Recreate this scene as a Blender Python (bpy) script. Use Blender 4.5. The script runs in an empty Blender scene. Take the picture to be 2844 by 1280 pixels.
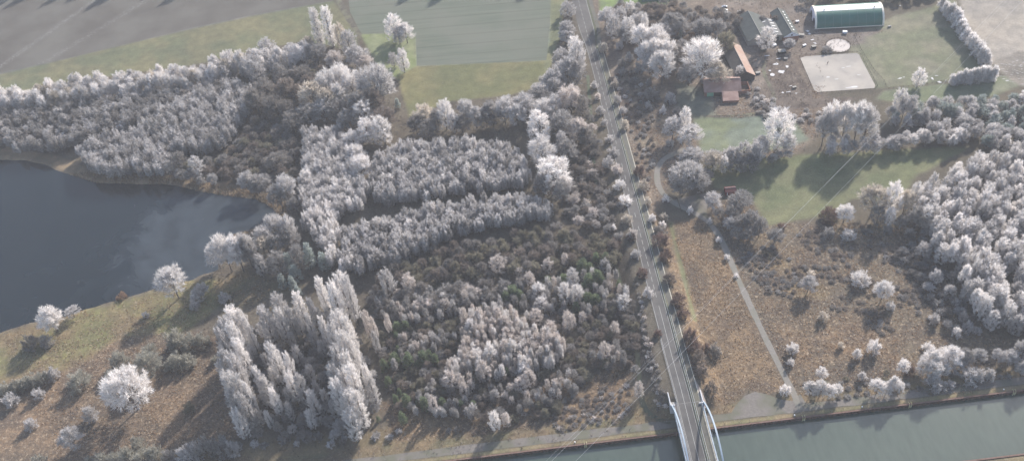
import bpy, math, random
import numpy as np
PI=math.pi; R=math.radians
scene=bpy.context.scene
# ------------------------------------------------------------------ camera
W0,H0=2844.0,1280.0
FOC,PITCH,ROLL,HC=2700.0,R(44),R(-7),400.0
_fw=np.array([0,math.cos(PITCH),-math.sin(PITCH)]); _r=np.array([1.0,0,0]); _u=np.cross(_r,_fw)
_rx=math.cos(ROLL)*_r+math.sin(ROLL)*_u; _ux=np.cross(_rx,_fw)
from mathutils import Matrix, Vector
cd=bpy.data.cameras.new('camera'); cam=bpy.data.objects.new('camera',cd); scene.collection.objects.link(cam)
M=Matrix.Identity(4)
for i in range(3):
    M[i][0]=_rx[i]; M[i][1]=_ux[i]; M[i][2]=-_fw[i]
M[2][3]=HC
cam.matrix_world=M
cd.sensor_width=36; cd.lens=36*FOC/W0; cd.clip_end=12000; cd.clip_start=1
scene.camera=cam
# ------------------------------------------------------------------ light
SUN_EL=R(30); SD=np.array([-0.60,-0.80])   # ground direction in which shadows fall
w=bpy.data.worlds.new('World'); scene.world=w; w.use_nodes=True
nt=w.node_tree; nt.nodes.clear()
sky=nt.nodes.new('ShaderNodeTexSky'); sky.sky_type='NISHITA'; sky.sun_disc=False
sky.sun_elevation=SUN_EL; sky.sun_rotation=math.atan2(-SD[0],-SD[1]); sky.air_density=1.0; sky.dust_density=1.6; sky.altitude=60
bg=nt.nodes.new('ShaderNodeBackground'); bg.inputs[1].default_value=0.13
wo=nt.nodes.new('ShaderNodeOutputWorld'); nt.links.new(sky.outputs[0],bg.inputs[0]); nt.links.new(bg.outputs[0],wo.inputs[0])
sl=bpy.data.lights.new('sun','SUN'); sl.energy=4.7; sl.angle=R(2.2); sl.color=(1.0,0.92,0.84)
so=bpy.data.objects.new('sun',sl); scene.collection.objects.link(so)
d=Vector((SD[0]*math.cos(SUN_EL),SD[1]*math.cos(SUN_EL),-math.sin(SUN_EL)))
so.rotation_euler=d.to_track_quat('-Z','Y').to_euler()
so.location=(300,600,300)
scene.view_settings.view_transform='Standard'; scene.view_settings.look='None'
scene.view_settings.exposure=0.92; scene.view_settings.gamma=1
scene.cycles.max_bounces=6; scene.cycles.volume_bounces=0
# ------------------------------------------------------------------ mapping photo point -> place
def G(px,py,z=0.0):                      # point on height z that stands at photo coordinate (2844 wide)
    v=_fw*FOC+_rx*(px-W0/2)-_ux*(py-H0/2); t=-(HC-z)/v[2]; return v[0]*t,v[1]*t
K=W0/2575.0
def D(x,y,z=0.0): return G(x*K,y*K,z)    # same, coordinates 2575 wide
def proj(X,Y,Z):
    p=np.array([X,Y,Z-HC]); zz=p@_fw
    return (W0/2+FOC*(p@_rx)/zz, H0/2-FOC*(p@_ux)/zz)
def pxm(X,Y):                            # D pixels per metre across / up
    a=proj(X,Y,0); b=proj(X+1,Y,0); c=proj(X,Y,1)
    return math.hypot(b[0]-a[0],b[1]-a[1])/K, (a[1]-c[1])/K
# ------------------------------------------------------------------ helpers
rng=np.random.default_rng(7); random.seed(7)
def link(o,parent=None):
    scene.collection.objects.link(o)
    if parent: o.parent=parent
    return o
def mesh(name,V,F,mat,parent=None,smooth=False,attrs=None,mats=None,mi=None):
    me=bpy.data.meshes.new(name)
    V=np.asarray(V,dtype=np.float32)
    if isinstance(F,np.ndarray):
        n,k=F.shape
        me.vertices.add(len(V)); me.vertices.foreach_set('co',V.ravel())
        me.loops.add(n*k); me.loops.foreach_set('vertex_index',F.ravel().astype(np.int32))
        me.polygons.add(n); me.polygons.foreach_set('loop_start',np.arange(0,n*k,k,dtype=np.int32))
        me.polygons.foreach_set('loop_total',np.full(n,k,dtype=np.int32))
        me.update(calc_edges=True)
    else:
        me.from_pydata([tuple(map(float,v)) for v in V],[],[tuple(f) for f in F]); me.update()
    if mats: 
        for m_ in mats: me.materials.append(m_)
    elif mat: me.materials.append(mat)
    if mi is not None: me.polygons.foreach_set('material_index',np.asarray(mi,dtype=np.int32))
    if attrs:
        for an,(dom,typ,val) in attrs.items():
            a=me.attributes.new(an,typ,dom)
            a.data.foreach_set('color' if 'COLOR' in typ else 'value',np.asarray(val,dtype=np.float32).ravel())
    if smooth: me.polygons.foreach_set('use_smooth',np.ones(len(me.polygons),dtype=bool))
    o=bpy.data.objects.new(name,me); return link(o,parent)
def tag(o,label,cat,group=None,kind=None):
    if label:
        o['label']=label
        if not 4<=len(label.split())<=16: print('LABEL',len(label.split()),label)
    if cat: o['category']=cat
    if group: o['group']=group
    if kind: o['kind']=kind
    return o
def struct(o,label=None): o['kind']='structure'; 
def empty(name,loc,rz=0.0):
    o=bpy.data.objects.new(name,None); o.location=loc; o.rotation_euler=(0,0,rz); o.empty_display_size=.5; return link(o)
class MB:
    def __init__(s): s.v=[]; s.f=[]
    def add(s,v,f):
        n=len(s.v); s.v+=[tuple(p) for p in v]; s.f+=[tuple(i+n for i in q) for q in f]
    def box(s,x0,x1,y0,y1,z0,z1):
        s.add([(x0,y0,z0),(x1,y0,z0),(x1,y1,z0),(x0,y1,z0),(x0,y0,z1),(x1,y0,z1),(x1,y1,z1),(x0,y1,z1)],
              [(0,3,2,1),(4,5,6,7),(0,1,5,4),(1,2,6,5),(2,3,7,6),(3,0,4,7)])
    def tube(s,pts,rad,k=6,caps=True):
        pts=[np.array(p,float) for p in pts]; n=len(pts)
        if not hasattr(rad,'__len__'): rad=[rad]*n
        rings=[]
        for i,p in enumerate(pts):
            t=pts[min(i+1,n-1)]-pts[max(i-1,0)]; t/=np.linalg.norm(t)+1e-9
            a=np.cross(t,(0,0,1.0)) if abs(t[2])<.95 else np.cross(t,(1.0,0,0)); a/=np.linalg.norm(a); b=np.cross(t,a)
            rings.append([p+rad[i]*(a*math.cos(2*PI*j/k)+b*math.sin(2*PI*j/k)) for j in range(k)])
        n0=len(s.v)
        for r_ in rings: s.v+=[tuple(q) for q in r_]
        for i in range(n-1):
            for j in range(k):
                s.f.append((n0+i*k+j,n0+i*k+(j+1)%k,n0+(i+1)*k+(j+1)%k,n0+(i+1)*k+j))
        if caps:
            s.f.append(tuple(n0+j for j in range(k))[::-1]); s.f.append(tuple(n0+(n-1)*k+j for j in range(k)))
    def build(s,name,mat,parent=None,smooth=False): return mesh(name,s.v,s.f,mat,parent,smooth)
# value noise in numpy
_T=rng.random((256,256))
def vn(x,y,s):
    x=np.asarray(x)/s; y=np.asarray(y)/s
    xi=np.floor(x).astype(int); yi=np.floor(y).astype(int); fx=x-xi; fy=y-yi
    fx=fx*fx*(3-2*fx); fy=fy*fy*(3-2*fy)
    a=_T[xi%256,yi%256]; b=_T[(xi+1)%256,yi%256]; c=_T[xi%256,(yi+1)%256]; d_=_T[(xi+1)%256,(yi+1)%256]
    return (a*(1-fx)+b*fx)*(1-fy)+(c*(1-fx)+d_*fx)*fy
def fbm(x,y,s): return (vn(x,y,s)*.5+vn(x+91,y+37,s/2.1)*.3+vn(x+11,y+77,s/4.3)*.2)
def sdist(X,Y,poly):                     # signed distance, + inside
    P=np.array(poly,float); n=len(P); dm=np.full(X.shape,1e9); ins=np.zeros(X.shape,bool)
    for i in range(n):
        a=P[i]; b=P[(i+1)%n]; e=b-a
        wx=X-a[0]; wy=Y-a[1]; t=np.clip((wx*e[0]+wy*e[1])/(e@e+1e-9),0,1)
        dm=np.minimum(dm,np.hypot(wx-t*e[0],wy-t*e[1]))
        c=((a[1]>Y)!=(b[1]>Y)); 
        with np.errstate(divide='ignore',invalid='ignore'):
            xc=a[0]+(Y-a[1])*e[0]/(e[1] if e[1]!=0 else 1e-9)
        ins^=(c&(X<xc))
    return np.where(ins,dm,-dm)
def pdist(X,Y,line):
    P=np.array(line,float); dm=np.full(np.shape(X),1e9)
    for i in range(len(P)-1):
        a=P[i]; b=P[i+1]; e=b-a; wx=X-a[0]; wy=Y-a[1]; t=np.clip((wx*e[0]+wy*e[1])/(e@e+1e-9),0,1)
        dm=np.minimum(dm,np.hypot(wx-t*e[0],wy-t*e[1]))
    return dm
def sm(t): t=np.clip(t,0,1); return t*t*(3-2*t)
def PD(pts): return [D(*p) for p in pts]
# ------------------------------------------------------------------ materials
def nodes(name):
    m=bpy.data.materials.new(name); m.use_nodes=True; n=m.node_tree; b=n.nodes['Principled BSDF']
    b.inputs['Specular IOR Level'].default_value=.25; return m,n,b
def N(n,t,**kw):
    x=n.nodes.new(t)
    for k_,v_ in kw.items(): setattr(x,k_,v_)
    return x
def noise(n,scale,detail=4,vec=None,rough=.55):
    x=N(n,'ShaderNodeTexNoise'); x.inputs['Scale'].default_value=scale; x.inputs['Detail'].default_value=detail; x.inputs['Roughness'].default_value=rough
    if vec is not None: n.links.new(vec,x.inputs['Vector'])
    return x
def ramp(n,fac,stops):
    r_=N(n,'ShaderNodeValToRGB'); cr=r_.color_ramp
    while len(cr.elements)<len(stops): cr.elements.new(.5)
    for e,(p,c) in zip(cr.elements,stops): e.position=p; e.color=(*c,1) if len(c)==3 else c
    n.links.new(fac,r_.inputs[0]); return r_
def mixc(n,a,b,fac,mode='MIX'):
    x=N(n,'ShaderNodeMix',data_type='RGBA',blend_type=mode)
    for s_,v_ in ((0,fac),(6,a),(7,b)):
        if hasattr(v_,'links'): n.links.new(v_,x.inputs[s_])
        else: x.inputs[s_].default_value=(v_ if s_==0 else (*v_,1) if len(v_)==3 else v_)
    return x.outputs[2]
def surf(name,c1,c2,scale=.5,rough=.9,spec=.2,c3=None,s2=.05,bump=0,metal=0):
    m,n,b=nodes(name); geo=N(n,'ShaderNodeNewGeometry')
    n1=noise(n,scale,5,geo.outputs['Position']); c=ramp(n,n1.outputs[0],[(.3,c1),(.7,c2)]).outputs[0]
    if c3:
        n2=noise(n,s2,4,geo.outputs['Position']); r2=ramp(n,n2.outputs[0],[(.45,(0,0,0)),(.62,(1,1,1))])
        c=mixc(n,c,c3,r2.outputs[0])
    n.links.new(c,b.inputs['Base Color']); b.inputs['Roughness'].default_value=rough
    b.inputs['Specular IOR Level'].default_value=spec; b.inputs['Metallic'].default_value=metal
    if bump:
        bp=N(n,'ShaderNodeBump'); bp.inputs['Strength'].default_value=1; bp.inputs['Distance'].default_value=bump
        n.links.new(n1.outputs[0],bp.inputs['Height']); n.links.new(bp.outputs[0],b.inputs['Normal'])
    return m
def frost(name,a,b_,trans=.42,vari=.22):
    """twig material: two real colours chosen per twig, small change from tree to tree"""
    m,n,b=nodes(name); at=N(n,'ShaderNodeAttribute',attribute_name='v'); oi=N(n,'ShaderNodeObjectInfo')
    c=mixc(n,a,b_,at.outputs['Fac'])
    mr=N(n,'ShaderNodeMapRange'); n.links.new(oi.outputs['Random'],mr.inputs[0]); mr.inputs[3].default_value=1-vari*.6; mr.inputs[4].default_value=1+vari*.5
    ti=N(n,'ShaderNodeAttribute',attribute_name='tint'); ad=N(n,'ShaderNodeMath',operation='ADD'); n.links.new(mr.outputs[0],ad.inputs[0]); n.links.new(ti.outputs['Fac'],ad.inputs[1])
    vm=N(n,'ShaderNodeVectorMath',operation='SCALE'); n.links.new(c,vm.inputs[0]); n.links.new(ad.outputs[0],vm.inputs['Scale'])
    n.links.new(vm.outputs[0],b.inputs['Base Color']); b.inputs['Roughness'].default_value=.85
    tr=N(n,'ShaderNodeBsdfTranslucent'); n.links.new(vm.outputs[0],tr.inputs[0])
    ms=N(n,'ShaderNodeMixShader'); ms.inputs[0].default_value=trans
    n.links.new(b.outputs[0],ms.inputs[1]); n.links.new(tr.outputs[0],ms.inputs[2]); n.links.new(ms.outputs[0],n.nodes['Material Output'].inputs[0])
    return m
FM={ # name: (frosted twig, barer twig)
 'white':frost('frost_white',(.90,.875,.86),(.48,.455,.445)),
 'cream':frost('frost_cream',(.76,.70,.62),(.25,.215,.18)),
 'pink':frost('frost_pink',(.80,.745,.71),(.30,.26,.24)),
 'sage':frost('frost_sage',(.44,.43,.38),(.19,.18,.145)),
 'silver':frost('frost_silver',(.72,.70,.695),(.235,.222,.22)),
 'grey':frost('frost_grey',(.45,.435,.43),(.14,.132,.128)),
 'mauve':frost('frost_mauve',(.34,.32,.305),(.112,.10,.092)),
 'brown':frost('bare_brown',(.31,.27,.24),(.115,.09,.078)),
 'olive':frost('bare_olive',(.33,.31,.24),(.12,.108,.08)),
 'red':frost('bare_red',(.23,.165,.145),(.10,.072,.064)),
 'rust':frost('bare_rust',(.40,.28,.20),(.17,.11,.08)),
 'pine':frost('pine_green',(.27,.32,.20),(.06,.09,.045)),
 'pinefrost':frost('pine_frost',(.52,.56,.54),(.13,.17,.15)),
 'reed':frost('reed_tan',(.34,.28,.20),(.16,.12,.085)),
}
BARK=surf('bark',(.06,.05,.045),(.16,.14,.13),2.0)
# ------------------------------------------------------------------ road alignment and terrain
CY0,CY1=228.0,262.0                      # canal from bank to bank
DECK=7.5
def rz_(y): return DECK*(1-sm((np.asarray(y)-288)/235.0))
def road_pt(px,py):
    z=0.0
    for _ in range(8): X,Y=G(px,py,z); z=float(rz_(Y))
    return (X,Y,z)
CL=[road_pt(*p) for p in [(1941,1278),(1903.7,1130),(1889.9,1070.8),(1866,993),(1848.3,918.6),(1829.7,848.7),(1812,785),(1792.8,705.5),(1776.8,645.5),(1761.7,587.8),(1742,514.1),(1724.2,445),(1706.6,379.2),(1691,317),(1675.2,258.4),(1661,202),(1647,152),(1634.4,107.4),(1622,62),(1606,0)]]
# extrapolate both ends
a_,b_=np.array(CL[-2]),np.array(CL[-1]); CL.append(tuple(b_+(b_-a_)/np.linalg.norm(b_-a_)*160))
a_,b_=np.array(CL[1]),np.array(CL[0]); d_=(b_-a_); d_[2]=0; CL.insert(0,tuple(b_+d_/np.linalg.norm(d_)*60))
CLx=np.array(CL)
# resample on arc length, smooth
s_=np.r_[0,np.cumsum(np.hypot(np.diff(CLx[:,0]),np.diff(CLx[:,1])))]
ss=np.arange(0,s_[-1],4.0); cx=np.interp(ss,s_,CLx[:,0]); cy=np.interp(ss,s_,CLx[:,1])
for _ in range(12):
    cx[1:-1]=(cx[:-2]+2*cx[1:-1]+cx[2:])/4; cy[1:-1]=(cy[:-2]+2*cy[1:-1]+cy[2:])/4
cz=rz_(cy); tx=np.gradient(cx); ty=np.gradient(cy); tl=np.hypot(tx,ty); tx/=tl; ty/=tl
nx,ny=ty,-tx                             # to the right when driving away
iA=int(np.argmin(abs(cy-273)))           # abutment
LAKE=PD([(-260,470),(-100,420),(0,400),(60,402),(110,412),(140,427),(165,434),(205,446),(240,457),(330,460),(400,461),(440,463),(520,482),(580,492),(640,497),(685,520),(697,535),(688,546),(640,575),(590,590),(555,618),(545,650),(552,680),(510,688),(480,703),(420,713),(330,743),(250,765),(180,788),(130,800),(60,813),(0,835),(-120,880),(-300,930)])
emb=[(cx[i],cy[i]) for i in range(iA+3,len(cx),3)]
def hgt(X,Y):
    X=np.atleast_1d(np.asarray(X,float)); Y=np.atleast_1d(np.asarray(Y,float))
    z=np.zeros(X.shape)
    near=(abs(X-60)<220)&(Y<560)&(Y>240)
    if near.any():
        d=pdist(X[near],Y[near],emb); zr=rz_(Y[near])
        e=np.clip(zr-np.maximum(0,d-9.3)*.62,0,99)*sm((Y[near]-268.5)/7.5)
        z[near]=e
    so=(abs(X-90)<60)&(Y<221)&(Y>100)
    if so.any():
        d=pdist(X[so],Y[so],[(cx[i],cy[i]) for i in (0,3,6,9,12)]); z[so]=np.clip(DECK-np.maximum(0,d-9.3)*.62,0,99)*sm((221-Y[so])/3)
    nl=(X<20)&(Y<640)&(Y>330)
    if nl.any():
        sdl=sdist(X[nl],Y[nl],LAKE)+ (fbm(X[nl],Y[nl],9)-.5)*2.5
        z[nl]-=sm((sdl+2.5)/7)*2.2
    return z
def gz(x,y): return float(hgt(x,y)[0])
def T(px,py):                            # photo point (2575 wide) -> place on the terrain
    z=0
    for _ in range(6): x,y=D(px,py,z); z=gz(x,y)
    return x,y,z
# ------------------------------------------------------------------ ground sheet with its real soil and turf colours
core=np.arange(-420,440,1.6); ext=np.array([30,80,180,400,900,2000,4600])
gx=np.r_[(-420-ext)[::-1],core,440+ext]
ycore=np.concatenate([np.arange(264.0,860,1.6)]); 
gy=np.r_[(205-ext)[::-1],[205,212,218,221.5,226,227.9,228.2,235,255,261.8,262.1,263],ycore,860+ext]
GX,GY=np.meshgrid(gx,gy); sh=GX.shape; X=GX.ravel(); Y=GY.ravel()
Z=hgt(X,Y)
can=(Y>228.05)&(Y<261.95); Z[can]=-7
def col(h):
    c=np.array([int(h[i:i+2],16)/255 for i in (0,2,4)]); return np.where(c<=.04045,c/12.92,((c+.055)/1.055)**2.4)
def lin(*c): return np.array(c,float)
C=np.tile(lin(.085,.075,.06),(len(X),1))
jit=(fbm(X,Y,14)-.5)
ROUGH=np.zeros(len(X))
def zone(poly,c1,c2=None,feather=2.0,wob=6.0,ns=16.0,px=True,thr=None,rough=0.0):
    P=PD(poly) if px else poly
    s=sdist(X,Y,P)+jit*wob
    k=sm((s+feather)/(2*feather))
    c1=np.array(c1); c2=np.array(c1 if c2 is None else c2)
    t=sm((fbm(X+13*ns,Y+7*ns,ns)-.33)/.34)[:,None]
    cc=c1*(1-t)+c2*t
    C[:]=C*(1-k[:,None])+cc*k[:,None]
    ROUGH[:]=ROUGH*(1-k)+rough*k
turf=(.105,.115,.072); turf2=(.135,.13,.08); pale=(.19,.22,.185); dk=(.065,.056,.046); dk2=(.10,.088,.07)
heath=(.185,.13,.088); heath2=(.115,.088,.066); tan=(.185,.130,.082); tan2=(.130,.098,.068); lawn=(.14,.16,.10); lawnb=(.14,.165,.135)
# woods floor and general
zone([(-400,240),(900,60),(1460,-40),(1480,250),(1600,700),(1690,1060),(900,1200),(-500,1500),(-500,300)],dk,dk2,4,10,12,rough=.3)
# top fields
zone([(-500,330),(-100,220),(0,195),(480,80),(650,42),(834,4),(850,-200),(-500,-400)],(.13,.126,.12),(.105,.108,.10),1.0,1.0,40)
zone([(-500,345),(-100,222),(0,188),(480,74),(650,38),(838,3),(900,80),(900,130),(840,118),(760,105),(680,120),(480,165),(300,190),(100,215),(60,240),(0,235),(-300,300)],turf,turf2,1.2,1.2,22)
zone([(864,-90),(1380,-60),(1400,60),(1376,153),(1047,167),(1046,84),(908,86)],(.165,.19,.15),(.20,.215,.175),.8,.6,30)
zone([(906,86),(1046,84),(1047,170),(1002,200),(950,170)],(.13,.16,.075),(.16,.18,.11),1.5,2,12)
zone([(1047,167),(1376,152),(1400,140),(1350,220),(1280,240),(1130,255),(1030,298),(1000,195)],(.115,.12,.062),(.15,.14,.074),1.0,1.2,26)
zone([(1366,-60),(1425,-60),(1412,90),(1370,190),(1368,152),(1383,100),(1383,50)],(.12,.13,.08),(.15,.15,.09),1,1.5,12)
# lake shore: reed margin, lower left pasture and heath
zone([(-60,370),(60,375),(160,395),(240,430),(420,440),(560,455),(700,490),(720,540),(690,560),(600,500),(430,470),(200,455),(100,420),(-60,408)],(.22,.165,.11),(.13,.10,.07),1.5,3,9)
zone([(-80,840),(130,800),(330,745),(480,705),(620,680),(640,700),(520,800),(450,850),(360,900),(250,960),(0,990),(-200,1040)],(.15,.145,.065),(.17,.13,.075),3,14,20,rough=.5)
zone([(640,690),(720,700),(760,720),(640,760),(560,790),(540,760)],(.085,.08,.05),(.11,.10,.06),3,8,14,rough=.5)
zone([(-400,1040),(0,960),(150,930),(300,860),(440,840),(560,830),(580,930),(600,1090),(500,1130),(250,1165),(-300,1300)],heath,heath2,4,18,26,rough=1)
zone([(600,1110),(900,1085),(1500,1040),(1640,1000),(1680,1060),(1400,1100),(900,1165),(300,1240),(-200,1330),(-200,1250)],(.11,.09,.06),(.15,.12,.07),2,6,12,rough=.4)
zone([(1420,960),(1580,930),(1600,1040),(1560,1060),(1200,1095),(1000,1100),(960,1010),(1100,1000)],(.13,.095,.065),(.17,.12,.075),3,10,16,rough=.9)
# right of the road
zone([(1480,-40),(2000,-40),(2100,300),(1980,400),(1700,400),(1640,560),(1560,300)],(.12,.095,.08),(.155,.13,.11),3,8,14,rough=.5)
zone([(1560,180),(1640,190),(1690,300),(1660,400),(1640,440),(1590,330)],(.19,.16,.125),(.13,.10,.08),3,8,10,rough=.7)
zone([(1640,540),(1690,560),(1760,550),(1850,640),(1950,880),(1990,960),(1930,990),(1880,980),(1830,1030),(1780,960),(1730,800)],tan,tan2,2,5,14,rough=.8)
zone([(1660,600),(1700,580),(1760,800),(1800,960),(1830,1030),(1800,1040),(1740,940),(1700,800)],(.19,.13,.078),(.14,.105,.07),1,3,12,rough=.8)
zone([(1790,520),(1870,500),(2000,550),(2150,560),(2330,560),(2380,700),(2480,830),(2600,860),(2700,960),(2500,970),(2000,1010),(1960,930),(1880,740)],(.14,.115,.085),(.10,.085,.07),3,10,24,rough=.9)
zone([(1900,740),(2000,760),(2150,800),(2260,840),(2250,900),(2050,920),(1990,930),(1960,900)],(.185,.13,.085),(.13,.10,.072),8,26,18,rough=1)
zone([(1920,650),(2100,640),(2140,700),(2060,740),(1950,720)],(.185,.14,.08),(.105,.085,.066),8,30,14,rough=.9)
zone([(1680,560),(1690,555),(1750,800),(1752,812),(1742,812)],(.135,.14,.075),(.13,.13,.08),.6,1,8)
# lawns and meadows right
zone([(1740,290),(1860,295),(1945,285),(2000,300),(2030,350),(1940,380),(1850,380),(1760,385)],lawn,lawnb,2,4,14)
zone([(1700,205),(1790,230),(1800,290),(1740,300),(1700,270)],(.135,.14,.115),(.11,.115,.095),3,5,10)
zone([(1760,420),(1900,400),(2100,385),(2440,370),(2300,440),(2270,500),(2150,500),(2080,545),(1930,565),(1890,500),(1800,470)],(.11,.125,.07),(.14,.145,.085),2,5,16)
zone([(2120,100),(2250,40),(2400,0),(2420,60),(2480,150),(2460,200),(2200,225)],(.13,.14,.095),(.165,.16,.12),2,5,18)
zone([(2220,228),(2560,188),(2620,200),(2500,240),(2300,260),(2200,250)],(.12,.14,.09),(.15,.16,.12),1.5,3,16)
zone([(2400,-60),(2900,-120),(2900,300),(2560,215),(2500,160),(2430,60)],(.30,.27,.24),(.25,.23,.21),2,3,30)
zone([(2500,160),(2560,130),(2700,150),(2900,200),(2900,320),(2560,215)],(.16,.15,.135),(.22,.20,.18),2,5,12,rough=.3)
zone([(1500,-60),(1690,-40),(1680,12),(1560,10),(1510,40)],(.15,.20,.08),(.11,.14,.08),1,2,8)
# farmyard
zone([(1800,0),(2040,10),(2060,80),(2230,75),(2180,95),(2180,110),(1990,140),(1950,260),(1880,260),(1870,90),(1800,60)],(.14,.115,.10),(.18,.155,.14),2,6,10,rough=.3)
zone([(1925,130),(1990,140),(2050,245),(2180,245),(2060,270),(1960,280),(1920,220)],(.07,.055,.05),(.12,.10,.09),1.5,5,8,rough=.4)
# canal banks
yy=[(-5000,CY1),(5000,CY1),(5000,266),(-5000,266)]
zone([(-600,262),(600,262),(600,265.2),(-600,265.2)],(.16,.15,.085),(.20,.16,.10),.3,.6,10,px=False,rough=.2)
zone([(-600,269.6),(600,269.6),(600,275),(-600,275)],(.12,.11,.065),(.16,.12,.075),1,2.5,10,px=False,rough=.4)
zone([(-600,180),(600,180),(600,228),(-600,228)],(.15,.13,.08),(.20,.16,.10),.5,2,10,px=False,rough=.3)
idx=np.arange(len(X)).reshape(sh)
F=np.stack([idx[:-1,:-1],idx[:-1,1:],idx[1:,1:],idx[1:,:-1]],-1).reshape(-1,4)
gm,gn,gb=nodes('turf_and_soil'); at=N(gn,'ShaderNodeAttribute',attribute_name='soil'); ar=N(gn,'ShaderNodeAttribute',attribute_name='coarse')
geo=N(gn,'ShaderNodeNewGeometry')
n1=noise(gn,.9,6,geo.outputs['Position'],.7); n2=noise(gn,.16,4,geo.outputs['Position']); n3=noise(gn,.02,3,geo.outputs['Position'])
r1=ramp(gn,n1.outputs[0],[(.3,(.70,.70,.70)),(.72,(1.32,1.32,1.32))]); r2=ramp(gn,n2.outputs[0],[(.3,(.82,.82,.80)),(.7,(1.18,1.17,1.12))]); r3=ramp(gn,n3.outputs[0],[(.35,(.88,.90,.92)),(.65,(1.12,1.10,1.06))])
c=mixc(gn,at.outputs['Color'],r2.outputs[0],1.0,'MULTIPLY'); c=mixc(gn,c,r1.outputs[0],.85,'MULTIPLY'); c=mixc(gn,c,r3.outputs[0],1.0,'MULTIPLY')
cm1=noise(gn,.33,7,geo.outputs['Position'],.72); cr1=ramp(gn,cm1.outputs[0],[(.44,(0,0,0)),(.56,(1,1,1))]); cf1=N(gn,'ShaderNodeMath',operation='MULTIPLY'); gn.links.new(cr1.outputs[0],cf1.inputs[0]); gn.links.new(ar.outputs['Fac'],cf1.inputs[1])
cq=N(gn,'ShaderNodeMath',operation='MULTIPLY'); gn.links.new(cf1.outputs[0],cq.inputs[0]); cq.inputs[1].default_value=.55; c=mixc(gn,c,(.055,.045,.038),cq.outputs[0])
cm3=noise(gn,.045,5,geo.outputs['Position'],.65); cr3=ramp(gn,cm3.outputs[0],[(.50,(0,0,0)),(.58,(.6,.6,.6))]); cf3=N(gn,'ShaderNodeMath',operation='MULTIPLY'); gn.links.new(cr3.outputs[0],cf3.inputs[0]); gn.links.new(ar.outputs['Fac'],cf3.inputs[1]); c=mixc(gn,c,(.075,.058,.048),cf3.outputs[0])
cm2=noise(gn,.55,7,geo.outputs['Position'],.75); cr2=ramp(gn,cm2.outputs[0],[(.54,(0,0,0)),(.66,(1,1,1))]); cf2=N(gn,'ShaderNodeMath',operation='MULTIPLY'); gn.links.new(cr2.outputs[0],cf2.inputs[0]); gn.links.new(ar.outputs['Fac'],cf2.inputs[1]); c=mixc(gn,c,(.40,.32,.23),cf2.outputs[0])
nfz=noise(gn,1.4,5,geo.outputs['Position'],.75); fz=ramp(gn,nfz.outputs[0],[(.52,(0,0,0)),(.68,(.26,.26,.26))]); c=mixc(gn,c,(.40,.40,.38),fz.outputs[0])
gn.links.new(c,gb.inputs['Base Color']); gb.inputs['Roughness'].default_value=.95; gb.inputs['Specular IOR Level'].default_value=.1
bp=N(gn,'ShaderNodeBump'); bp.inputs['Distance'].default_value=.35
mm=N(gn,'ShaderNodeMath',operation='MULTIPLY'); gn.links.new(ar.outputs['Fac'],mm.inputs[0]); mm.inputs[1].default_value=.9
gn.links.new(mm.outputs[0],bp.inputs['Strength']); gn.links.new(n1.outputs[0],bp.inputs['Height']); gn.links.new(bp.outputs[0],gb.inputs['Normal'])
g_=mesh('ground',np.stack([X,Y,Z],-1),F,gm,smooth=True,attrs={'soil':('POINT','FLOAT_COLOR',np.c_[np.clip(C,0,1),np.ones(len(X))]),'coarse':('POINT','FLOAT',ROUGH)})
struct(g_)
def ground_rough(x,y):
    i=np.clip(np.searchsorted(gy,y),0,sh[0]-1); j=np.clip(np.searchsorted(gx,x),0,sh[1]-1); return ROUGH[i*sh[1]+j],C[i*sh[1]+j]
# ------------------------------------------------------------------ water
lm,ln,lb=nodes('lake_water'); geo=N(ln,'ShaderNodeNewGeometry')
icx,icy=D(560,600)
sep=N(ln,'ShaderNodeVectorMath',operation='DISTANCE'); ln.links.new(geo.outputs['Position'],sep.inputs[0]); sep.inputs[1].default_value=(icx,icy,-.7)
nA=noise(ln,.035,5,geo.outputs['Position'],.6); nA.inputs['Distortion'].default_value=1.8
ma=N(ln,'ShaderNodeMath',operation='MULTIPLY_ADD'); ln.links.new(nA.outputs[0],ma.inputs[0]); ma.inputs[1].default_value=60; ln.links.new(sep.outputs['Value'],ma.inputs[2])
mp=N(ln,'ShaderNodeMapRange'); ln.links.new(ma.outputs[0],mp.inputs[0]); mp.inputs[1].default_value=80; mp.inputs[2].default_value=98; mp.inputs[3].default_value=1; mp.inputs[4].default_value=0
nB=noise(ln,.028,4,geo.outputs['Position']); nB.inputs['Distortion'].default_value=2.2
ice=ramp(ln,nB.outputs[0],[(.30,(.015,.021,.027)),(.45,(.026,.035,.044)),(.7,(.036,.047,.058))])
wat=ramp(ln,nA.outputs[0],[(.3,(.006,.011,.015)),(.7,(.009,.015,.020))])
c=mixc(ln,wat.outputs[0],ice.outputs[0],mp.outputs[0]); ln.links.new(c,lb.inputs['Base Color'])
rr=N(ln,'ShaderNodeMapRange'); ln.links.new(mp.outputs[0],rr.inputs[0]); rr.inputs[3].default_value=.12; rr.inputs[4].default_value=.42; ln.links.new(rr.outputs[0],lb.inputs['Roughness'])
lb.inputs['Specular IOR Level'].default_value=.28
P=np.array(LAKE); cc=P.mean(0)
Lx=P+(P-cc)/np.linalg.norm(P-cc,axis=1)[:,None]*3.5
lake=mesh('lake_water',[(x,y,-.7) for x,y in Lx],[tuple(range(len(Lx)))],lm); struct(lake)
cm,cn,cb=nodes('canal_water'); geo=N(cn,'ShaderNodeNewGeometry'); mpg=N(cn,'ShaderNodeMapping'); mpg.inputs['Scale'].default_value=(.5,.12,1); mpg.inputs['Rotation'].default_value=(0,0,.5); cn.links.new(geo.outputs['Position'],mpg.inputs[0])
n1=noise(cn,.9,4,mpg.outputs[0]); n2=noise(cn,.02,3,geo.outputs['Position'])
c=ramp(cn,n2.outputs[0],[(.35,(.050,.070,.055)),(.65,(.060,.079,.062))]).outputs[0]
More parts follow.
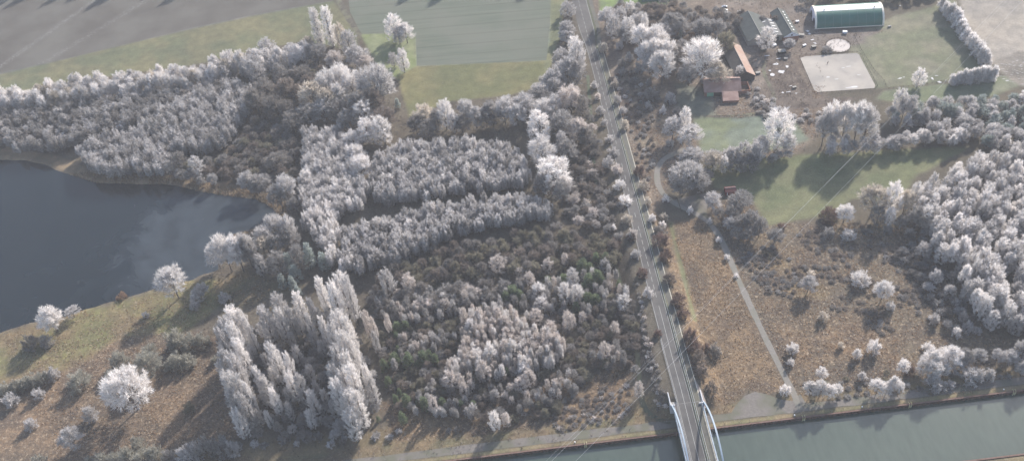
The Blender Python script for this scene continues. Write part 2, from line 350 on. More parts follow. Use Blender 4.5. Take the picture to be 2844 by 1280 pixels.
c=mixc(cn,c,ramp(cn,n1.outputs[0],[(.3,(.9,.9,.9)),(.7,(1.1,1.1,1.1))]).outputs[0],1.0,'MULTIPLY')
cn.links.new(c,cb.inputs['Base Color']); cb.inputs['Roughness'].default_value=.16; cb.inputs['Specular IOR Level'].default_value=.75
bp=N(cn,'ShaderNodeBump'); bp.inputs['Distance'].default_value=.05; bp.inputs['Strength'].default_value=.6; cn.links.new(n1.outputs[0],bp.inputs['Height']); cn.links.new(bp.outputs[0],cb.inputs['Normal'])
cw=mesh('canal_water',[(-4900,228.06,-2),(4900,228.06,-2),(4900,261.94,-2),(-4900,261.94,-2)],[(0,1,2,3)],cm); struct(cw)
# ------------------------------------------------------------------ sheets on the ground
def ribbon(name,pts,wd,mat,dz=.05,terrain=True,kind='structure'):
    P=np.array(pts,float)
    s=np.r_[0,np.cumsum(np.hypot(np.diff(P[:,0]),np.diff(P[:,1])))]; q=np.arange(0,s[-1],1.5)
    x=np.interp(q,s,P[:,0]); y=np.interp(q,s,P[:,1])
    for _ in range(10): x[1:-1]=(x[:-2]+2*x[1:-1]+x[2:])/4; y[1:-1]=(y[:-2]+2*y[1:-1]+y[2:])/4
    ax=np.gradient(x); ay=np.gradient(y); l=np.hypot(ax,ay); ax/=l; ay/=l
    wv=wd*(1+(vn(x,y,7)-.5)*.35)
    V=[];n=len(x)
    for k in (-1,-.5,0,.5,1):
        X_=x+ay*wv/2*k; Y_=y-ax*wv/2*k; V.append(np.stack([X_,Y_,hgt(X_,Y_)+dz],-1))
    V=np.concatenate(V); F=[(j*n+i,(j+1)*n+i,(j+1)*n+i+1,j*n+i+1) for j in range(4) for i in range(n-1)]
    o=mesh(name,V,F,mat,smooth=True); o['kind']=kind; return o
def sheet(name,poly,mat,dz=.05):
    o=mesh(name,[(x,y,dz) for x,y in poly],[tuple(range(len(poly)))],mat); struct(o); return o
GRAVEL=surf('gravel',(.165,.155,.14),(.22,.205,.185),.8,c3=(.17,.165,.14),s2=.12)
GRAVELD=surf('dark_gravel',(.13,.12,.11),(.18,.165,.15),.8,c3=(.12,.12,.09),s2=.1)
MUD=surf('mud',(.06,.055,.045),(.11,.10,.08),.5,c3=(.13,.13,.09),s2=.15)
ribbon('path',PD([(1720,375),(1692,388),(1665,402),(1652,425),(1652,460),(1668,490),(1700,515),(1740,532),(1780,555),(1810,595),(1835,650),(1860,710),(1885,765),(1920,840),(1950,900),(1975,950),(1995,985),(2012,1030)]),3.3,GRAVEL,.06)
sheet('gravel_turning_area',PD([(1690,505),(1705,500),(1735,493),(1775,486),(1780,510),(1776,540),(1790,562),(1745,536)]),GRAVELD,.04)
sheet('gravel_clearing',PD([(1836,1043),(1850,1018),(1872,995),(1898,984),(1925,990),(1960,1003),(1992,1008),(2000,1000),(2012,990),(2030,1018),(2045,1027),(2000,1038)]),GRAVELD,.045)
ribbon('towpath',[(-700,267.4),(0,267.3),(700,267.4)],4.2,GRAVELD,.05)
ribbon('field_track',PD([(838,-60),(850,0),(878,50),(905,90)]),4.5,MUD,.05)
ribbon('farm_track',PD([(1775,292),(1800,294),(1860,291),(1920,283),(1943,268),(1948,240),(1930,205),(1918,175),(1925,150)]),2.6,MUD,.05)
ribbon('forest_track',PD([(1085,770),(1130,780),(1200,788),(1000,740),(900,720),(800,700)]),2.4,MUD,.05) if False else None
ribbon('embankment_foot_path',[T(*p)[:2] for p in [(1478,190),(1486,300),(1492,400),(1500,470)]],2.0,surf('moss',(.06,.075,.05),(.10,.12,.08),.8),.06)
ribbon('maintenance_track',[T(*p)[:2] for p in [(1540,640),(1560,710),(1585,800),(1604,900),(1612,1000),(1622,1035),(1650,1055),(1690,1062)]],2.2,surf('moss_dark',(.07,.08,.055),(.12,.12,.08),.8),.06)
SAND=surf('arena_sand',(.32,.295,.265),(.40,.37,.33),.12,c3=(.27,.255,.235),s2=.06)
AR=[G(*p) for p in [(2222,162),(2238,157),(2378,148),(2386,152),(2431,238),(2428,246),(2270,257),(2262,252)]]
# field surfaces
pf,pn,pb=nodes('ploughed_soil'); geo=N(pn,'ShaderNodeNewGeometry')
c=None
n0=noise(pn,.03,4,geo.outputs['Position']); base=ramp(pn,n0.outputs[0],[(.35,(.076,.070,.061)),(.62,(.108,.104,.092))]).outputs[0]
nf=noise(pn,.75,5,geo.outputs['Position'],.85)
def band(p0,p1,wd,amt):                  # pale specks of frozen wheel-track puddles
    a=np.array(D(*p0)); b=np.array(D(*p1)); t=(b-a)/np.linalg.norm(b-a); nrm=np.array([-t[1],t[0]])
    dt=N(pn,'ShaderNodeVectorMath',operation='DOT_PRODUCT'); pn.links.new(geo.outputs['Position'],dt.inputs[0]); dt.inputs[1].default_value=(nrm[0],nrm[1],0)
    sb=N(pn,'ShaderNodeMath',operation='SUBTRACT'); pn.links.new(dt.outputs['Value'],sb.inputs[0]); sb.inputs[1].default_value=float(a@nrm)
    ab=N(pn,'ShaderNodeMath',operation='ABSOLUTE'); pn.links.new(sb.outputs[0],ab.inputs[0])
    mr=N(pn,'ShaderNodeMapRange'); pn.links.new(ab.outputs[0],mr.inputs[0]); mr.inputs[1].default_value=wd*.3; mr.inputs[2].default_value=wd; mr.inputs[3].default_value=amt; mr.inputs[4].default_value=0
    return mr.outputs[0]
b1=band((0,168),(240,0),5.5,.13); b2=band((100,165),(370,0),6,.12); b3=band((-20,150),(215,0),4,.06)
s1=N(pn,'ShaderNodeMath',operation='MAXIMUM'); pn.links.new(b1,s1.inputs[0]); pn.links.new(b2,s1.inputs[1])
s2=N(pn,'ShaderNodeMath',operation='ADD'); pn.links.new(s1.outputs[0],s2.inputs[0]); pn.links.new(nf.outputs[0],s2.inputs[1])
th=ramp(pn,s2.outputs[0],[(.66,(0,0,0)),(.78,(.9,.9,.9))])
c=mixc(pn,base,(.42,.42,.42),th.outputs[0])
pn.links.new(c,pb.inputs['Base Color']); pb.inputs['Roughness'].default_value=.9
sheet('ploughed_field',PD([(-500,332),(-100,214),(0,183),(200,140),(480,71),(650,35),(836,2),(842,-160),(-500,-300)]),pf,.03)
def rows(name,c1,c2,ang,sc,c3):
    m,n,b=nodes(name); geo=N(n,'ShaderNodeNewGeometry'); mp=N(n,'ShaderNodeMapping',vector_type='TEXTURE'); mp.inputs['Rotation'].default_value=(0,0,ang); mp.inputs['Scale'].default_value=(18,1,1)
    n.links.new(geo.outputs['Position'],mp.inputs[0]); a=noise(n,sc,4,mp.outputs[0],.6); z=noise(n,.025,4,geo.outputs['Position'])
    c=ramp(n,a.outputs[0],[(.3,c1),(.7,c2)]).outputs[0]; c=mixc(n,c,c3,ramp(n,z.outputs[0],[(.42,(0,0,0)),(.62,(.7,.7,.7))]).outputs[0])
    wv=N(n,'ShaderNodeTexWave',wave_type='BANDS',bands_direction='Y'); wv.inputs['Scale'].default_value=.024; wv.inputs['Distortion'].default_value=.25; wv.inputs['Detail'].default_value=1
    mq=N(n,'ShaderNodeMapping',vector_type='TEXTURE'); mq.inputs['Rotation'].default_value=(0,0,ang); n.links.new(geo.outputs['Position'],mq.inputs[0]); n.links.new(mq.outputs[0],wv.inputs['Vector'])
    tr_=ramp(n,wv.outputs['Fac'],[(.0,(.84,.84,.82)),(.06,(1,1,1))]); c=mixc(n,c,tr_.outputs[0],1.0,'MULTIPLY')
    n.links.new(c,b.inputs['Base Color']); b.inputs['Roughness'].default_value=.95; return m
sheet('crop_field',PD([(866,-90),(1378,-64),(1385,0),(1383,60),(1374,152),(1300,156),(1048,166),(1046,92),(1040,84),(908,86),(880,30)]),rows('winter_crop',(.082,.100,.076),(.125,.138,.110),R(-4),.30,(.125,.132,.108)),.03)
# ------------------------------------------------------------------ tree prototypes (meshes shared by the copies)
def twigs(P,Dr,L,W,r):
    n=len(P); Dr=Dr/np.linalg.norm(Dr,axis=1)[:,None]; a=np.cross(Dr,r.normal(size=(n,3))); a/=np.linalg.norm(a,axis=1)[:,None]+1e-9
    L=(L*(.6+.8*r.random(n)))[:,None]; W=(W*(.6+.8*r.random(n)))[:,None]
    V=np.stack([P-a*W/2,P+a*W/2,P+Dr*L],1).reshape(-1,3); return V
def sph(r,n):
    v=r.normal(size=(n,3)); return v/np.linalg.norm(v,axis=1)[:,None]
def proto(style,seed,n=3000):
    r=np.random.default_rng(seed); P=[];Dd=[]; limbs=[]; S=dict(L=1.0,W=.15)
    def plume(o,d_,ln,sp_,m):
        d_=d_/np.linalg.norm(d_); t=r.random(m)**.7; q=r.normal(size=(m,3)); q-=(q@d_)[:,None]*d_; q/=np.linalg.norm(q,axis=1)[:,None]
        rr_=sp_*(.25+1.0*(1-t))*r.random(m)**.5
        P.append(o+d_*ln*t[:,None]+q*rr_[:,None]); Dd.append(d_*1.0+q*.75+np.array([0,0,.2])+r.normal(size=(m,3))*.2)
    if style=='round' or style=='broad':
        H=12.0; Rr=4.2 if style=='round' else 6.2; c0=np.array([0,0,H*.56]); nl=105 if style=='round' else 190
        sh_=sph(r,9); sw=.10+.10*r.random(9)
        for i in range(nl):
            d_=sph(r,1)[0]
            if d_[2]<-.45: d_[2]=-d_[2]
            k=1+float((sw*np.maximum(0,sh_@d_)**4).sum())-.10
            hp=c0+d_*np.array([Rr,Rr,H*.42])*k*(.62+.42*r.random()**.6); dn=d_*np.array([1,1,.85])+np.array([0,0,.45])+r.normal(size=3)*.22
            dn/=np.linalg.norm(dn); ln=1.9+1.3*r.random(); plume(hp-dn*ln,dn,ln,.62,n//nl)
            if i%8==0: limbs.append(hp-dn*ln*.6)
    elif style=='oval':
        H=14.0; Rr=3.0; nl=78; lop=r.normal(size=2)*.3
        for i in range(nl):
            t=.14+.80*(i+r.random())/nl; prof=math.sin(PI*min(1,(t)**.75))**.7*Rr; a=2.4*i+r.random(); q=prof*(.35+.6*r.random())
            dn=np.array([math.cos(a)*.5,math.sin(a)*.5,1.0])+r.normal(size=3)*.15; ln=1.7+1.2*r.random()
            plume(np.array([math.cos(a)*q+lop[0]*t,math.sin(a)*q+lop[1]*t,t*H-ln*.5]),dn,ln,.5,n//nl)
            if i%6==0: limbs.append(np.array([math.cos(a)*q,math.sin(a)*q,t*H]))
        plume(np.array([0,0,H*.82]),np.array([0,0,1.0]),H*.18,.4,150)
    elif style=='tip':
        H=13.0; nl=13+int(r.random()*3); c0=None
        for i in range(nl):
            a=2.4*i+r.random()*.7; q=(0 if i==0 else .7+1.9*r.random()); top=H*(1 if i==0 else .76+.22*r.random()-.05*q)
            bx,by=math.cos(a)*q,math.sin(a)*q; m=n//nl; t=r.random(m)**.75
            wr=(1-t)**.8*.72+.06; an=r.random(m)*2*PI; rr_=wr*r.random(m)**.5
            p=np.c_[bx+np.cos(an)*rr_,by+np.sin(an)*rr_,H*.22+(top-H*.22)*t]
            P.append(p); Dd.append(np.c_[np.cos(an)*.85+r.normal(size=m)*.25,np.sin(an)*.85+r.normal(size=m)*.25,.55+.5*r.random(m)]); limbs.append(np.array([bx,by,top*.8]))
    elif style=='poplar':
        H=27.0; nl=125
        for i in range(nl):
            t=.16+.80*(i+r.random())/nl; prof=3.4*math.sin(PI*min(1,t**.85))**.6; a=2.4*i+r.random(); q=prof*(.25+.7*r.random())
            dn=np.array([math.cos(a)*.38,math.sin(a)*.38,1.0])+r.normal(size=3)*.12; ln=2.4+2.0*r.random()
            plume(np.array([math.cos(a)*q,math.sin(a)*q,t*H-ln*.5]),dn,ln,.5,n//nl)
            if i%9==0: limbs.append(np.array([math.cos(a)*q,math.sin(a)*q,t*H-1]))
        S=dict(L=1.1,W=.19)
    elif style=='column':
        H=30.0; nl=120
        for i in range(nl):
            t=.06+.90*(i+r.random())/nl; prof=2.3*math.sin(PI*min(1,t**.7))**.55; a=2.4*i+r.random(); q=prof*(.2+.7*r.random())
            dn=np.array([math.cos(a)*.22,math.sin(a)*.22,1.0])+r.normal(size=3)*.08; ln=2.6+1.8*r.random()
            plume(np.array([math.cos(a)*q,math.sin(a)*q,t*H-ln*.5]),dn,ln,.42,n//nl)
            if i%9==0: limbs.append(np.array([math.cos(a)*q,math.sin(a)*q,t*H-1]))
        S=dict(L=1.0,W=.18)
    elif style=='pine':
        H=9.0; 
        for k in range(9):
            t=.12+.86*k/9; R_=2.6*(1-t)**.75+.25; nb=7 if k<7 else 4
            for j in range(nb):
                a=2*PI*(j+r.random())/nb; q=R_*(.45+.5*r.random()); lc=np.array([math.cos(a)*q,math.sin(a)*q,H*t+r.normal()*.2]); m=n//58
                u=sph(r,m); p=lc+u*(.62*r.random(m)**.4)[:,None]*np.array([1,1,.6]); P.append(p); Dd.append(u*.6+np.array([math.cos(a)*.4,math.sin(a)*.4,.55])+r.normal(size=(m,3))*.3)
                if j%2==0: limbs.append(lc)
        S=dict(L=.5,W=.22)
    elif style=='shrub':
        H=3.2; Rr=2.1; nl=46
        for i in range(nl):
            d_=sph(r,1)[0]; d_[2]=abs(d_[2]); hp=d_*np.array([Rr,Rr,H*.9])*(.6+.4*r.random())+np.array([0,0,.15]); dn=d_+np.array([0,0,.5])+r.normal(size=3)*.2; dn/=np.linalg.norm(dn); ln=.9+.5*r.random()
            o_=hp-dn*ln; o_[2]=max(o_[2],.05); plume(o_,dn,ln,.34,n//nl)
            if i%5==0: limbs.append(hp*.6)
        S=dict(L=.5,W=.11)
    elif style=='hedge':
        H=6.0; nl=14
        for i in range(nl):
            t=.03+.9*(i+r.random())/nl; q=1.25*(1-t*.75)*r.random()**.5; a=r.random()*2*PI; lc=np.array([math.cos(a)*q,math.sin(a)*q,t*H]); m=n//nl; u=sph(r,m)
            p=lc+u*(.7*r.random(m)**.4)[:,None]*np.array([1,1,1.7]); p[:,2]=abs(p[:,2]); P.append(p); Dd.append(u*.5+np.array([0,0,.9])+r.normal(size=(m,3))*.25); limbs.append(lc)
        S=dict(L=.7,W=.15)
    P=np.concatenate(P); Dd=np.concatenate(Dd); V=twigs(P,Dd,S['L'],S['W'],r)
    nt_=len(P); F=np.arange(nt_*3).reshape(-1,3)
    # per-twig amount of rime: clumps differ, single twigs differ (no relation to light)
    cl=np.sin(P[:,0]*1.3+seed)*np.sin(P[:,1]*1.1+seed*2)*np.sin(P[:,2]*.9+seed*3)
    v=np.clip(.36+.16*cl+r.normal(size=nt_)*.34,0,1)
    tb=MB(); th_=H*(.72 if style not in('shrub','hedge') else .5); tr=.020*H+.02
    bend=r.normal(size=2)*.25
    tb.tube([(0,0,-.4),(bend[0]*.3,bend[1]*.3,th_*.35),(bend[0],bend[1],th_*.7),(0,0,th_)],[tr,tr*.75,tr*.45,tr*.15],5)
    sel=limbs if len(limbs)<14 else [limbs[i] for i in r.permutation(len(limbs))[:14]]
    for lc in sel:
        z0=min(lc[2]*.55,th_*.8); st=np.array([bend[0]*z0/th_,bend[1]*z0/th_,z0]); md=st*.5+lc*.5+np.array([0,0,-.25]); tb.tube([st,md,lc],[tr*.38,tr*.25,tr*.1],4,False)
    return dict(H=float(V[:,2].max()),R=float(np.percentile(np.hypot(P[:,0],P[:,1]),93)),V=V,F=F,v=v,tb=tb)
PR={}; _raw={}
for st,cnt,n in (('round',5,4400),('broad',3,7200),('oval',6,3700),('tip',7,2800),('poplar',5,5800),('column',2,4600),('pine',4,2600),('shrub',5,1700),('hedge',4,2200)):
    L_=[]
    for i in range(cnt):
        q=proto(st,100+17*i+len(st),n)
        cm_=bpy.data.meshes.new(st+'_crown'); 
        V=q['V'].astype(np.float32); F=q['F']; cm_.vertices.add(len(V)); cm_.vertices.foreach_set('co',V.ravel()); cm_.loops.add(F.size); cm_.loops.foreach_set('vertex_index',F.ravel().astype(np.int32))
        cm_.polygons.add(len(F)); cm_.polygons.foreach_set('loop_start',np.arange(0,F.size,3,dtype=np.int32)); cm_.polygons.foreach_set('loop_total',np.full(len(F),3,dtype=np.int32)); cm_.update(calc_edges=True)
        a=cm_.attributes.new('v','FLOAT','FACE'); a.data.foreach_set('value',q['v'].astype(np.float32)); cm_.materials.append(FM['white'])
        tm=bpy.data.meshes.new(st+'_trunk'); tm.from_pydata(q['tb'].v,[],q['tb'].f); tm.update(); tm.materials.append(BARK)
        _raw[cm_.name]=(q['V'],q['v']); L_.append((q['H'],q['R'],cm_,tm))
    PR[st]=L_
KIND={'round':'broadleaf_tree','broad':'broadleaf_tree','oval':'birch_tree','tip':'alder_tree','poplar':'poplar_tree','column':'poplar_tree','pine':'pine_tree','shrub':'shrub','hedge':'hedge_tree'}
CAT={'broadleaf_tree':'tree','birch_tree':'tree','alder_tree':'tree','poplar_tree':'tree','pine_tree':'tree','shrub':'shrub','hedge_tree':'tree'}
TREES=[]
REC=[]
def tree(x,y,z,h,rad,style,mat,label,group=None,parts=True):
    TREES.append((x,y,rad)); REC.append((x,y,z,h,rad,style,mat,label,group))
def grow(x,y,z,h,rad,style,mat,label,group):
    H,R_,cmh,tmh=random.choice(PR[style]); nm=KIND[style]
    sz=h/H; sx=rad/R_; sx=min(max(sx,sz*.40),sz*2.2)
    rot=random.random()*2*PI
    t=bpy.data.objects.new(nm,None); t.empty_display_size=.5; scene.collection.objects.link(t); t.location=(x,y,z-.05); t.rotation_euler=(0,0,rot); t.scale=(sx,sx,sz)
    c=bpy.data.objects.new('crown',cmh); scene.collection.objects.link(c); c.parent=t
    c.material_slots[0].link='OBJECT'; c.material_slots[0].material=FM[mat]
    k=bpy.data.objects.new('trunk',tmh); scene.collection.objects.link(k); k.parent=t
    tag(t,label,CAT[nm],group); return t
def one(cx,top,base,wd,style,mat,label,group=None):
    """single tree measured in the photo: centre, top, foot and width"""
    x,y,z=T(cx,base); sx_,sz_=pxm(x,y); h=max((base-top)/sz_,1.0)
    # crown depth also fills some of the height seen from above
    rad=wd/2/sx_; h=max(h-rad*.25,h*.7)
    return tree(x,y,z,h,rad,style,mat,label,group)
def tile(r,c):
    ox=(0,700,1400,2100)[c]/K; oy=(0,420,850)[r]/K; s=(.3709 if c<3 else .3711)/K
    return lambda x,y:(ox+x*s,oy+y*s,s)
def many(r,c,rowsl,label,group):
    f=tile(r,c)
    for (x,top,base,wd,style,mat,*lb) in rowsl:
        X_,T_,s=f(x,top); _,B_,_=f(x,base); one(X_,T_,B_,wd*s,style,mat,(lb[0] if lb else label),(None if lb else group))
def stand(poly,sp,h,rad,styles,mats,label,group,avoid=.55,near=11,clump=0):
    P=PD(poly); P=[T(*p)[:2] for p in poly]; A=np.array(P); x0,y0=A.min(0); x1,y1=A.max(0); cnt=0
    ny_=int((y1-y0)/(sp*.87))+2; pts=[]
    for j in range(ny_):
        for i in range(int((x1-x0)/sp)+2):
            x=x0+(i+.5*(j%2))*sp+random.uniform(-.36,.36)*sp; y=y0+j*sp*.87+random.uniform(-.36,.36)*sp; pts.append((x,y))
    Q=np.array(pts); s=sdist(Q[:,0],Q[:,1],P); rd=pdist(Q[:,0],Q[:,1],[(a,b) for a,b in zip(cx[iA:],cy[iA:])]) ; lk=sdist(Q[:,0],Q[:,1],LAKE)
    E=np.array([(t[0],t[1],t[2]) for t in TREES]) if TREES else np.zeros((0,3))
    for (x,y),ss_,r_,l_ in zip(pts,s,rd,lk):
        if clump and fbm(np.array([x]),np.array([y]),13)[0]+random.uniform(-.1,.1)<clump: continue
        if ss_<0 or r_<near+rad*.4 or l_>-1.0: continue
        if len(E):
            dd=np.hypot(E[:,0]-x,E[:,1]-y)
            if (dd<(E[:,2]+rad)*avoid).any(): continue
        k=random.uniform(.8,1.2); st=random.choices([a for a,_ in styles],[b for _,b in styles])[0]; mt=random.choices([a for a,_ in mats],[b for _,b in mats])[0]
        hh=h*random.uniform(.82,1.15); rr_=rad*k
        if st=='shrub': hh=min(hh,rad*1.9)
        tree(x,y,gz(x,y),hh,rr_,st,mt,label,group); cnt+=1
    return cnt
# ================================================================== single trees read off the photo
W,Cm,Pk,Sv,Gy,Mv,Br,Ol='white','cream','pink','silver','grey','mauve','brown','olive'
G1='pale crowns in the wood corner below the two columnar poplars'
many(0,1,[(522,50,345,75,'column',W,'left one of the two tall narrow frosted poplars at the top edge of the wood'),
 (612,35,350,80,'column',W,'right one of the two tall narrow frosted poplars, beside the dark field track'),
 (690,165,370,90,'oval',Cm),(745,215,430,110,'oval',Sv),
 (1075,88,300,120,'oval',W,'tallest frosted tree of the clump standing alone in the pale green field'),
 (1165,150,325,110,'round',W,'rounded frosted tree on the right of the clump in the pale green field'),
 (1110,190,330,90,'oval',Sv,'small frosted tree low in front of the clump in the pale green field'),
 (1145,352,545,85,'oval',W,'bright upright frosted tree at the corner where three fields meet'),
 (1068,385,500,70,'oval',Sv,'thinner grey frosted tree left of the bright one at the field corner'),
 (150,275,460,125,'oval',Sv),(430,265,385,100,'round',Cm),(310,305,450,100,'round',Sv),(500,310,490,150,'round',Gy),(640,360,540,120,'round',Pk),
 (810,320,520,150,'round',Sv),(855,395,550,120,'round',Pk,'pale pinkish round tree at the wood edge beside the field clump'),
 (385,480,630,150,'round',Mv),(230,460,640,110,'oval',Gy),(440,545,700,110,'round',Br),(60,400,620,140,'oval',Sv),(130,560,760,150,'round',Mv),(290,560,780,160,'round',Br),(380,620,800,130,'round',Br),(60,640,860,150,'round',Mv),(200,700,900,170,'round',Mv),(300,740,920,120,'round',Mv),(330,820,1010,170,'round',Mv)],
 'frosted tree in the mixed wood corner below the two columnar poplars',G1)
G2='big white crowns in the middle of the wood above the plantations'
many(0,1,[(700,448,720,130,'round',W),(610,490,780,160,'round',W),(775,490,760,140,'round',W),(490,580,850,170,'round',Cm),(600,635,880,160,'round',Cm),(690,600,840,130,'round',W),(560,720,930,150,'round',Sv),(680,720,930,150,'round',Gy),
 (960,460,800,260,'broad',Sv,'very broad frosted tree with open branches at the left end of the lower meadow'),
 (450,760,960,150,'round',Gy),(820,670,930,120,'round',Gy),(940,640,900,160,'round',Br),(740,800,1000,120,'round',Gy)],
 'large white-frosted rounded tree in the bright group above the long plantation column',G2)
many(0,1,[(860,735,960,170,'oval',W,'topmost bright frosted tree of the line beside the plantation column'),
 (880,870,1075,120,'oval',W,'left one of the bright pair second from top beside the plantation column'),
 (1000,855,1085,135,'oval',W,'right one of the bright pair second from top beside the plantation column'),
 (762,970,1130,140,'round',W,'bright white round tree at the left shoulder of the line beside the plantation column'),
 (805,1065,1240,115,'round',W,'bright white round tree just above the lowest in the line beside the plantation column'),
 (1020,780,1000,170,'round',Br,'bare brown round tree at the lower left corner of the meadow')],None,None)
many(1,1,[(838,12,190,150,'round',W,'lowest bright white tree in the line beside the plantation column')],None,None)
G3='frosted hedge trees along the lower edge of the middle meadow'
many(0,1,[(1310,770,960,170,'round',Cm),(1460,735,970,115,'oval',W,'bright tall frosted tree in the hedge below the middle meadow'),(1522,820,1000,85,'oval',W),(1400,800,970,110,'round',Gy),(1618,722,930,115,'round',Sv),(1685,780,960,120,'round',Sv),(1800,740,930,150,'round',Gy),(1900,705,930,150,'round',Sv),(1240,850,1010,130,'round',Mv),(1340,880,1040,150,'round',Mv),(1580,860,1000,110,'round',Mv),(1760,820,960,140,'round',Mv)],
 'frosted tree in the hedge along the lower edge of the middle meadow',G3)
G4='frosted trees on the left side of the road from the meadow to the junction'
many(0,2,[(30,700,880,150,'round',Sv),(150,690,900,170,'round',Sv),(480,0,120,110,'oval',Sv),(475,145,280,100,'round',Sv),(470,210,320,110,'round',Sv),(535,255,470,110,'oval',W),(560,300,560,110,'oval',Sv),(440,340,540,120,'round',Sv),(480,400,640,150,'round',Sv),(400,470,690,130,'round',Sv),(545,440,640,110,'oval',Gy),(350,510,720,130,'round',Sv),(280,600,780,140,'round',Sv),(375,570,760,110,'oval',Sv),(310,660,830,140,'round',Gy),(230,650,820,110,'round',Gy)],
 'pale frosted tree in the belt between the pale green field and the road',G4)
many(0,2,[(105,758,950,130,'round',W,'bright round tree left of the upper end of the avenue of white trees'),
 (305,715,930,150,'round',W,'topmost bright round tree of the avenue at the right of the oval plantation'),
 (385,690,900,110,'oval',Sv,'smaller pale tree behind the topmost bright tree of the avenue'),
 (275,812,1060,165,'oval',W,'second bright white tree of the avenue at the right of the oval plantation'),
 (288,1000,1240,190,'oval',W,'third bright white tree of the avenue at the right of the oval plantation'),
 (505,610,870,150,'round',Pk,'pinkish round tree with reddish twigs near the left side of the road'),
 (505,655,760,70,'round','red','small bare reddish crown against the pinkish tree near the left side of the road')],None,None)
many(1,2,[(400,20,290,230,'oval',W,'lowest and widest bright white tree of the avenue at the right of the oval plantation'),(300,150,330,130,'round',Gy),(440,200,400,130,'round',Gy)],'grey frosted tree at the foot of the avenue of bright trees',"grey trees at the foot of the avenue")
G5='grey trees between the avenue of bright trees and the road'
many(0,2,[(430,800,1050,150,'round',Gy),(560,870,1080,130,'round',Pk),(440,970,1159,90,'oval',Sv),(480,1030,1220,150,'round',Gy),(590,700,900,100,'oval',Mv),(620,930,1110,120,'round',Mv)],'grey frosted tree between the avenue of bright trees and the road',G5)
G6='frosted trees of the grove between the road junction and the farm'
many(0,2,[(765,40,200,130,'round',Sv),(870,40,180,90,'oval',Sv),(945,0,110,80,'oval',W,'bright slender frosted tree at the top edge beside the bright green lawn'),(820,110,290,100,'oval',Sv),(930,115,330,110,'oval',W),(1020,75,230,120,'round',Sv),(1050,90,330,60,'oval',W),(1030,160,420,130,'round',W),(1140,170,430,150,'round',W),(1200,150,300,140,'round',Sv),(1240,80,260,110,'round',Gy),(1320,110,290,110,'round',Gy),(1060,290,510,130,'round',W),(1140,260,520,120,'round',W),(1220,280,540,140,'round',W),(1480,120,290,150,'round',Gy),(1580,130,290,130,'round',Gy),(1330,280,480,120,'round',Gy),(1310,330,560,110,'oval',Mv),(900,170,330,100,'round',Gy),(1090,400,560,110,'round',Sv),
 (1180,355,640,160,'round',W,'tall bright frosted tree at the lower end of the grove by the road'),
 (1475,245,610,240,'round',W,'largest bright white tree, in front of the grove left of the brown roofed barn'),
 (1600,450,660,160,'round',Cm,'yellowish frosted tree between the largest white tree and the long barn'),
 (1380,460,640,130,'round',Sv,'pale tree low left of the largest white tree by the barns'),
 (1755,485,590,60,'oval',W,'small bright frosted tree in front of the lower end of the long brown roofed barn'),
 (1410,235,330,40,'oval','rust','small rusty brown crown behind the largest white tree by the barns'),
 (1318,220,320,28,'oval','pinefrost','narrow pale green conifer behind the grove by the road'),
 (1650,220,420,120,'round','olive','olive green bare tree between the grove and the black roofed barns'),
 (1500,560,640,60,'round',Sv,'small rounded bush at the upper left corner of the red roofed barn')],'frosted tree in the grove between the road junction and the farm',G6)
G7='small frosted bushes on the rough slope right of the road'
many(0,2,[(865,285,370,55,'shrub',Sv),(935,380,460,60,'shrub',Sv),(1015,455,540,65,'shrub',Sv),(750,305,390,55,'shrub',Cm),(830,575,650,55,'shrub',Cm),(910,880,960,50,'shrub',Cm),(1075,750,810,50,'shrub',Sv),(1190,775,850,45,'shrub',W),(1245,680,760,80,'shrub',Sv),(1265,725,780,35,'shrub',Sv),(1100,640,740,110,'shrub',Gy),(885,790,850,50,'shrub',Sv),(880,430,500,50,'shrub',Gy),(980,560,620,60,'shrub',Gy),(1240,1030,1090,55,'shrub',Sv),(1085,580,640,45,'shrub',Gy),(890,500,560,60,'shrub',Gy)],'small frosted bush on the rough slope right of the road',G7)
many(0,2,[(1350,785,1000,80,'oval',W,'slender bright frosted tree at the left edge of the farm lawn'),
 (1260,860,1040,120,'round',Sv,'pale blue-grey tree left of the slender bright one at the edge of the farm lawn'),
 (1385,920,1110,170,'round',W,'round white frosted tree at the lower left corner of the farm lawn'),
 (1300,790,900,70,'round',Gy,'grey crown behind the slender bright tree at the edge of the farm lawn'),
 (1400,1095,1240,150,'round',Sv,'round grey-white tree just above the hairpin of the gravel path')],None,None)
G8='frosted hedge trees along the lower edge of the farm lawn'
many(0,2,[(1570,1120,1230,130,'round',Sv),(1700,1080,1240,120,'round',Sv),(1790,1050,1230,110,'oval',Sv),(1880,1040,1240,120,'round',Sv)],'frosted tree in the hedge along the lower edge of the farm lawn',G8)
many(1,2,[(1560,0,160,140,'round',Cm),(1640,15,170,60,'oval',W,'narrow bright tree in the hedge above the right-hand meadow'),(1370,70,290,220,'broad',Sv,'broad blue-grey tree inside the hairpin of the gravel path'),(1450,150,320,150,'round',Gy),(1320,200,320,130,'round',Gy),(1500,120,230,110,'round',Gy),(1740,30,160,120,'round',Gy),(1840,20,150,130,'round',Gy),(1400,0,120,110,'round',Gy)],'frosted tree in the hedge along the lower edge of the farm lawn',G8)
G9='frosted grey trees in the thicket below the red hut'
many(1,2,[(1560,305,440,120,'round',Sv,'greyish white round tree left of the red hut'),(1750,290,450,170,'round',Gy,'round blue-grey tree just below the red hut'),(1610,425,505,75,'round',Gy),(1700,385,520,110,'round',Gy),(1690,480,590,95,'round',Sv),(1780,470,600,115,'round',Gy),(1840,440,590,120,'round',Gy),(1745,560,650,90,'round',Gy),(1840,560,670,115,'round',Gy),(1790,600,670,55,'round',Gy)],'grey frosted tree in the thicket below the red hut',G9)
G10='small white bushes along the gravel path'
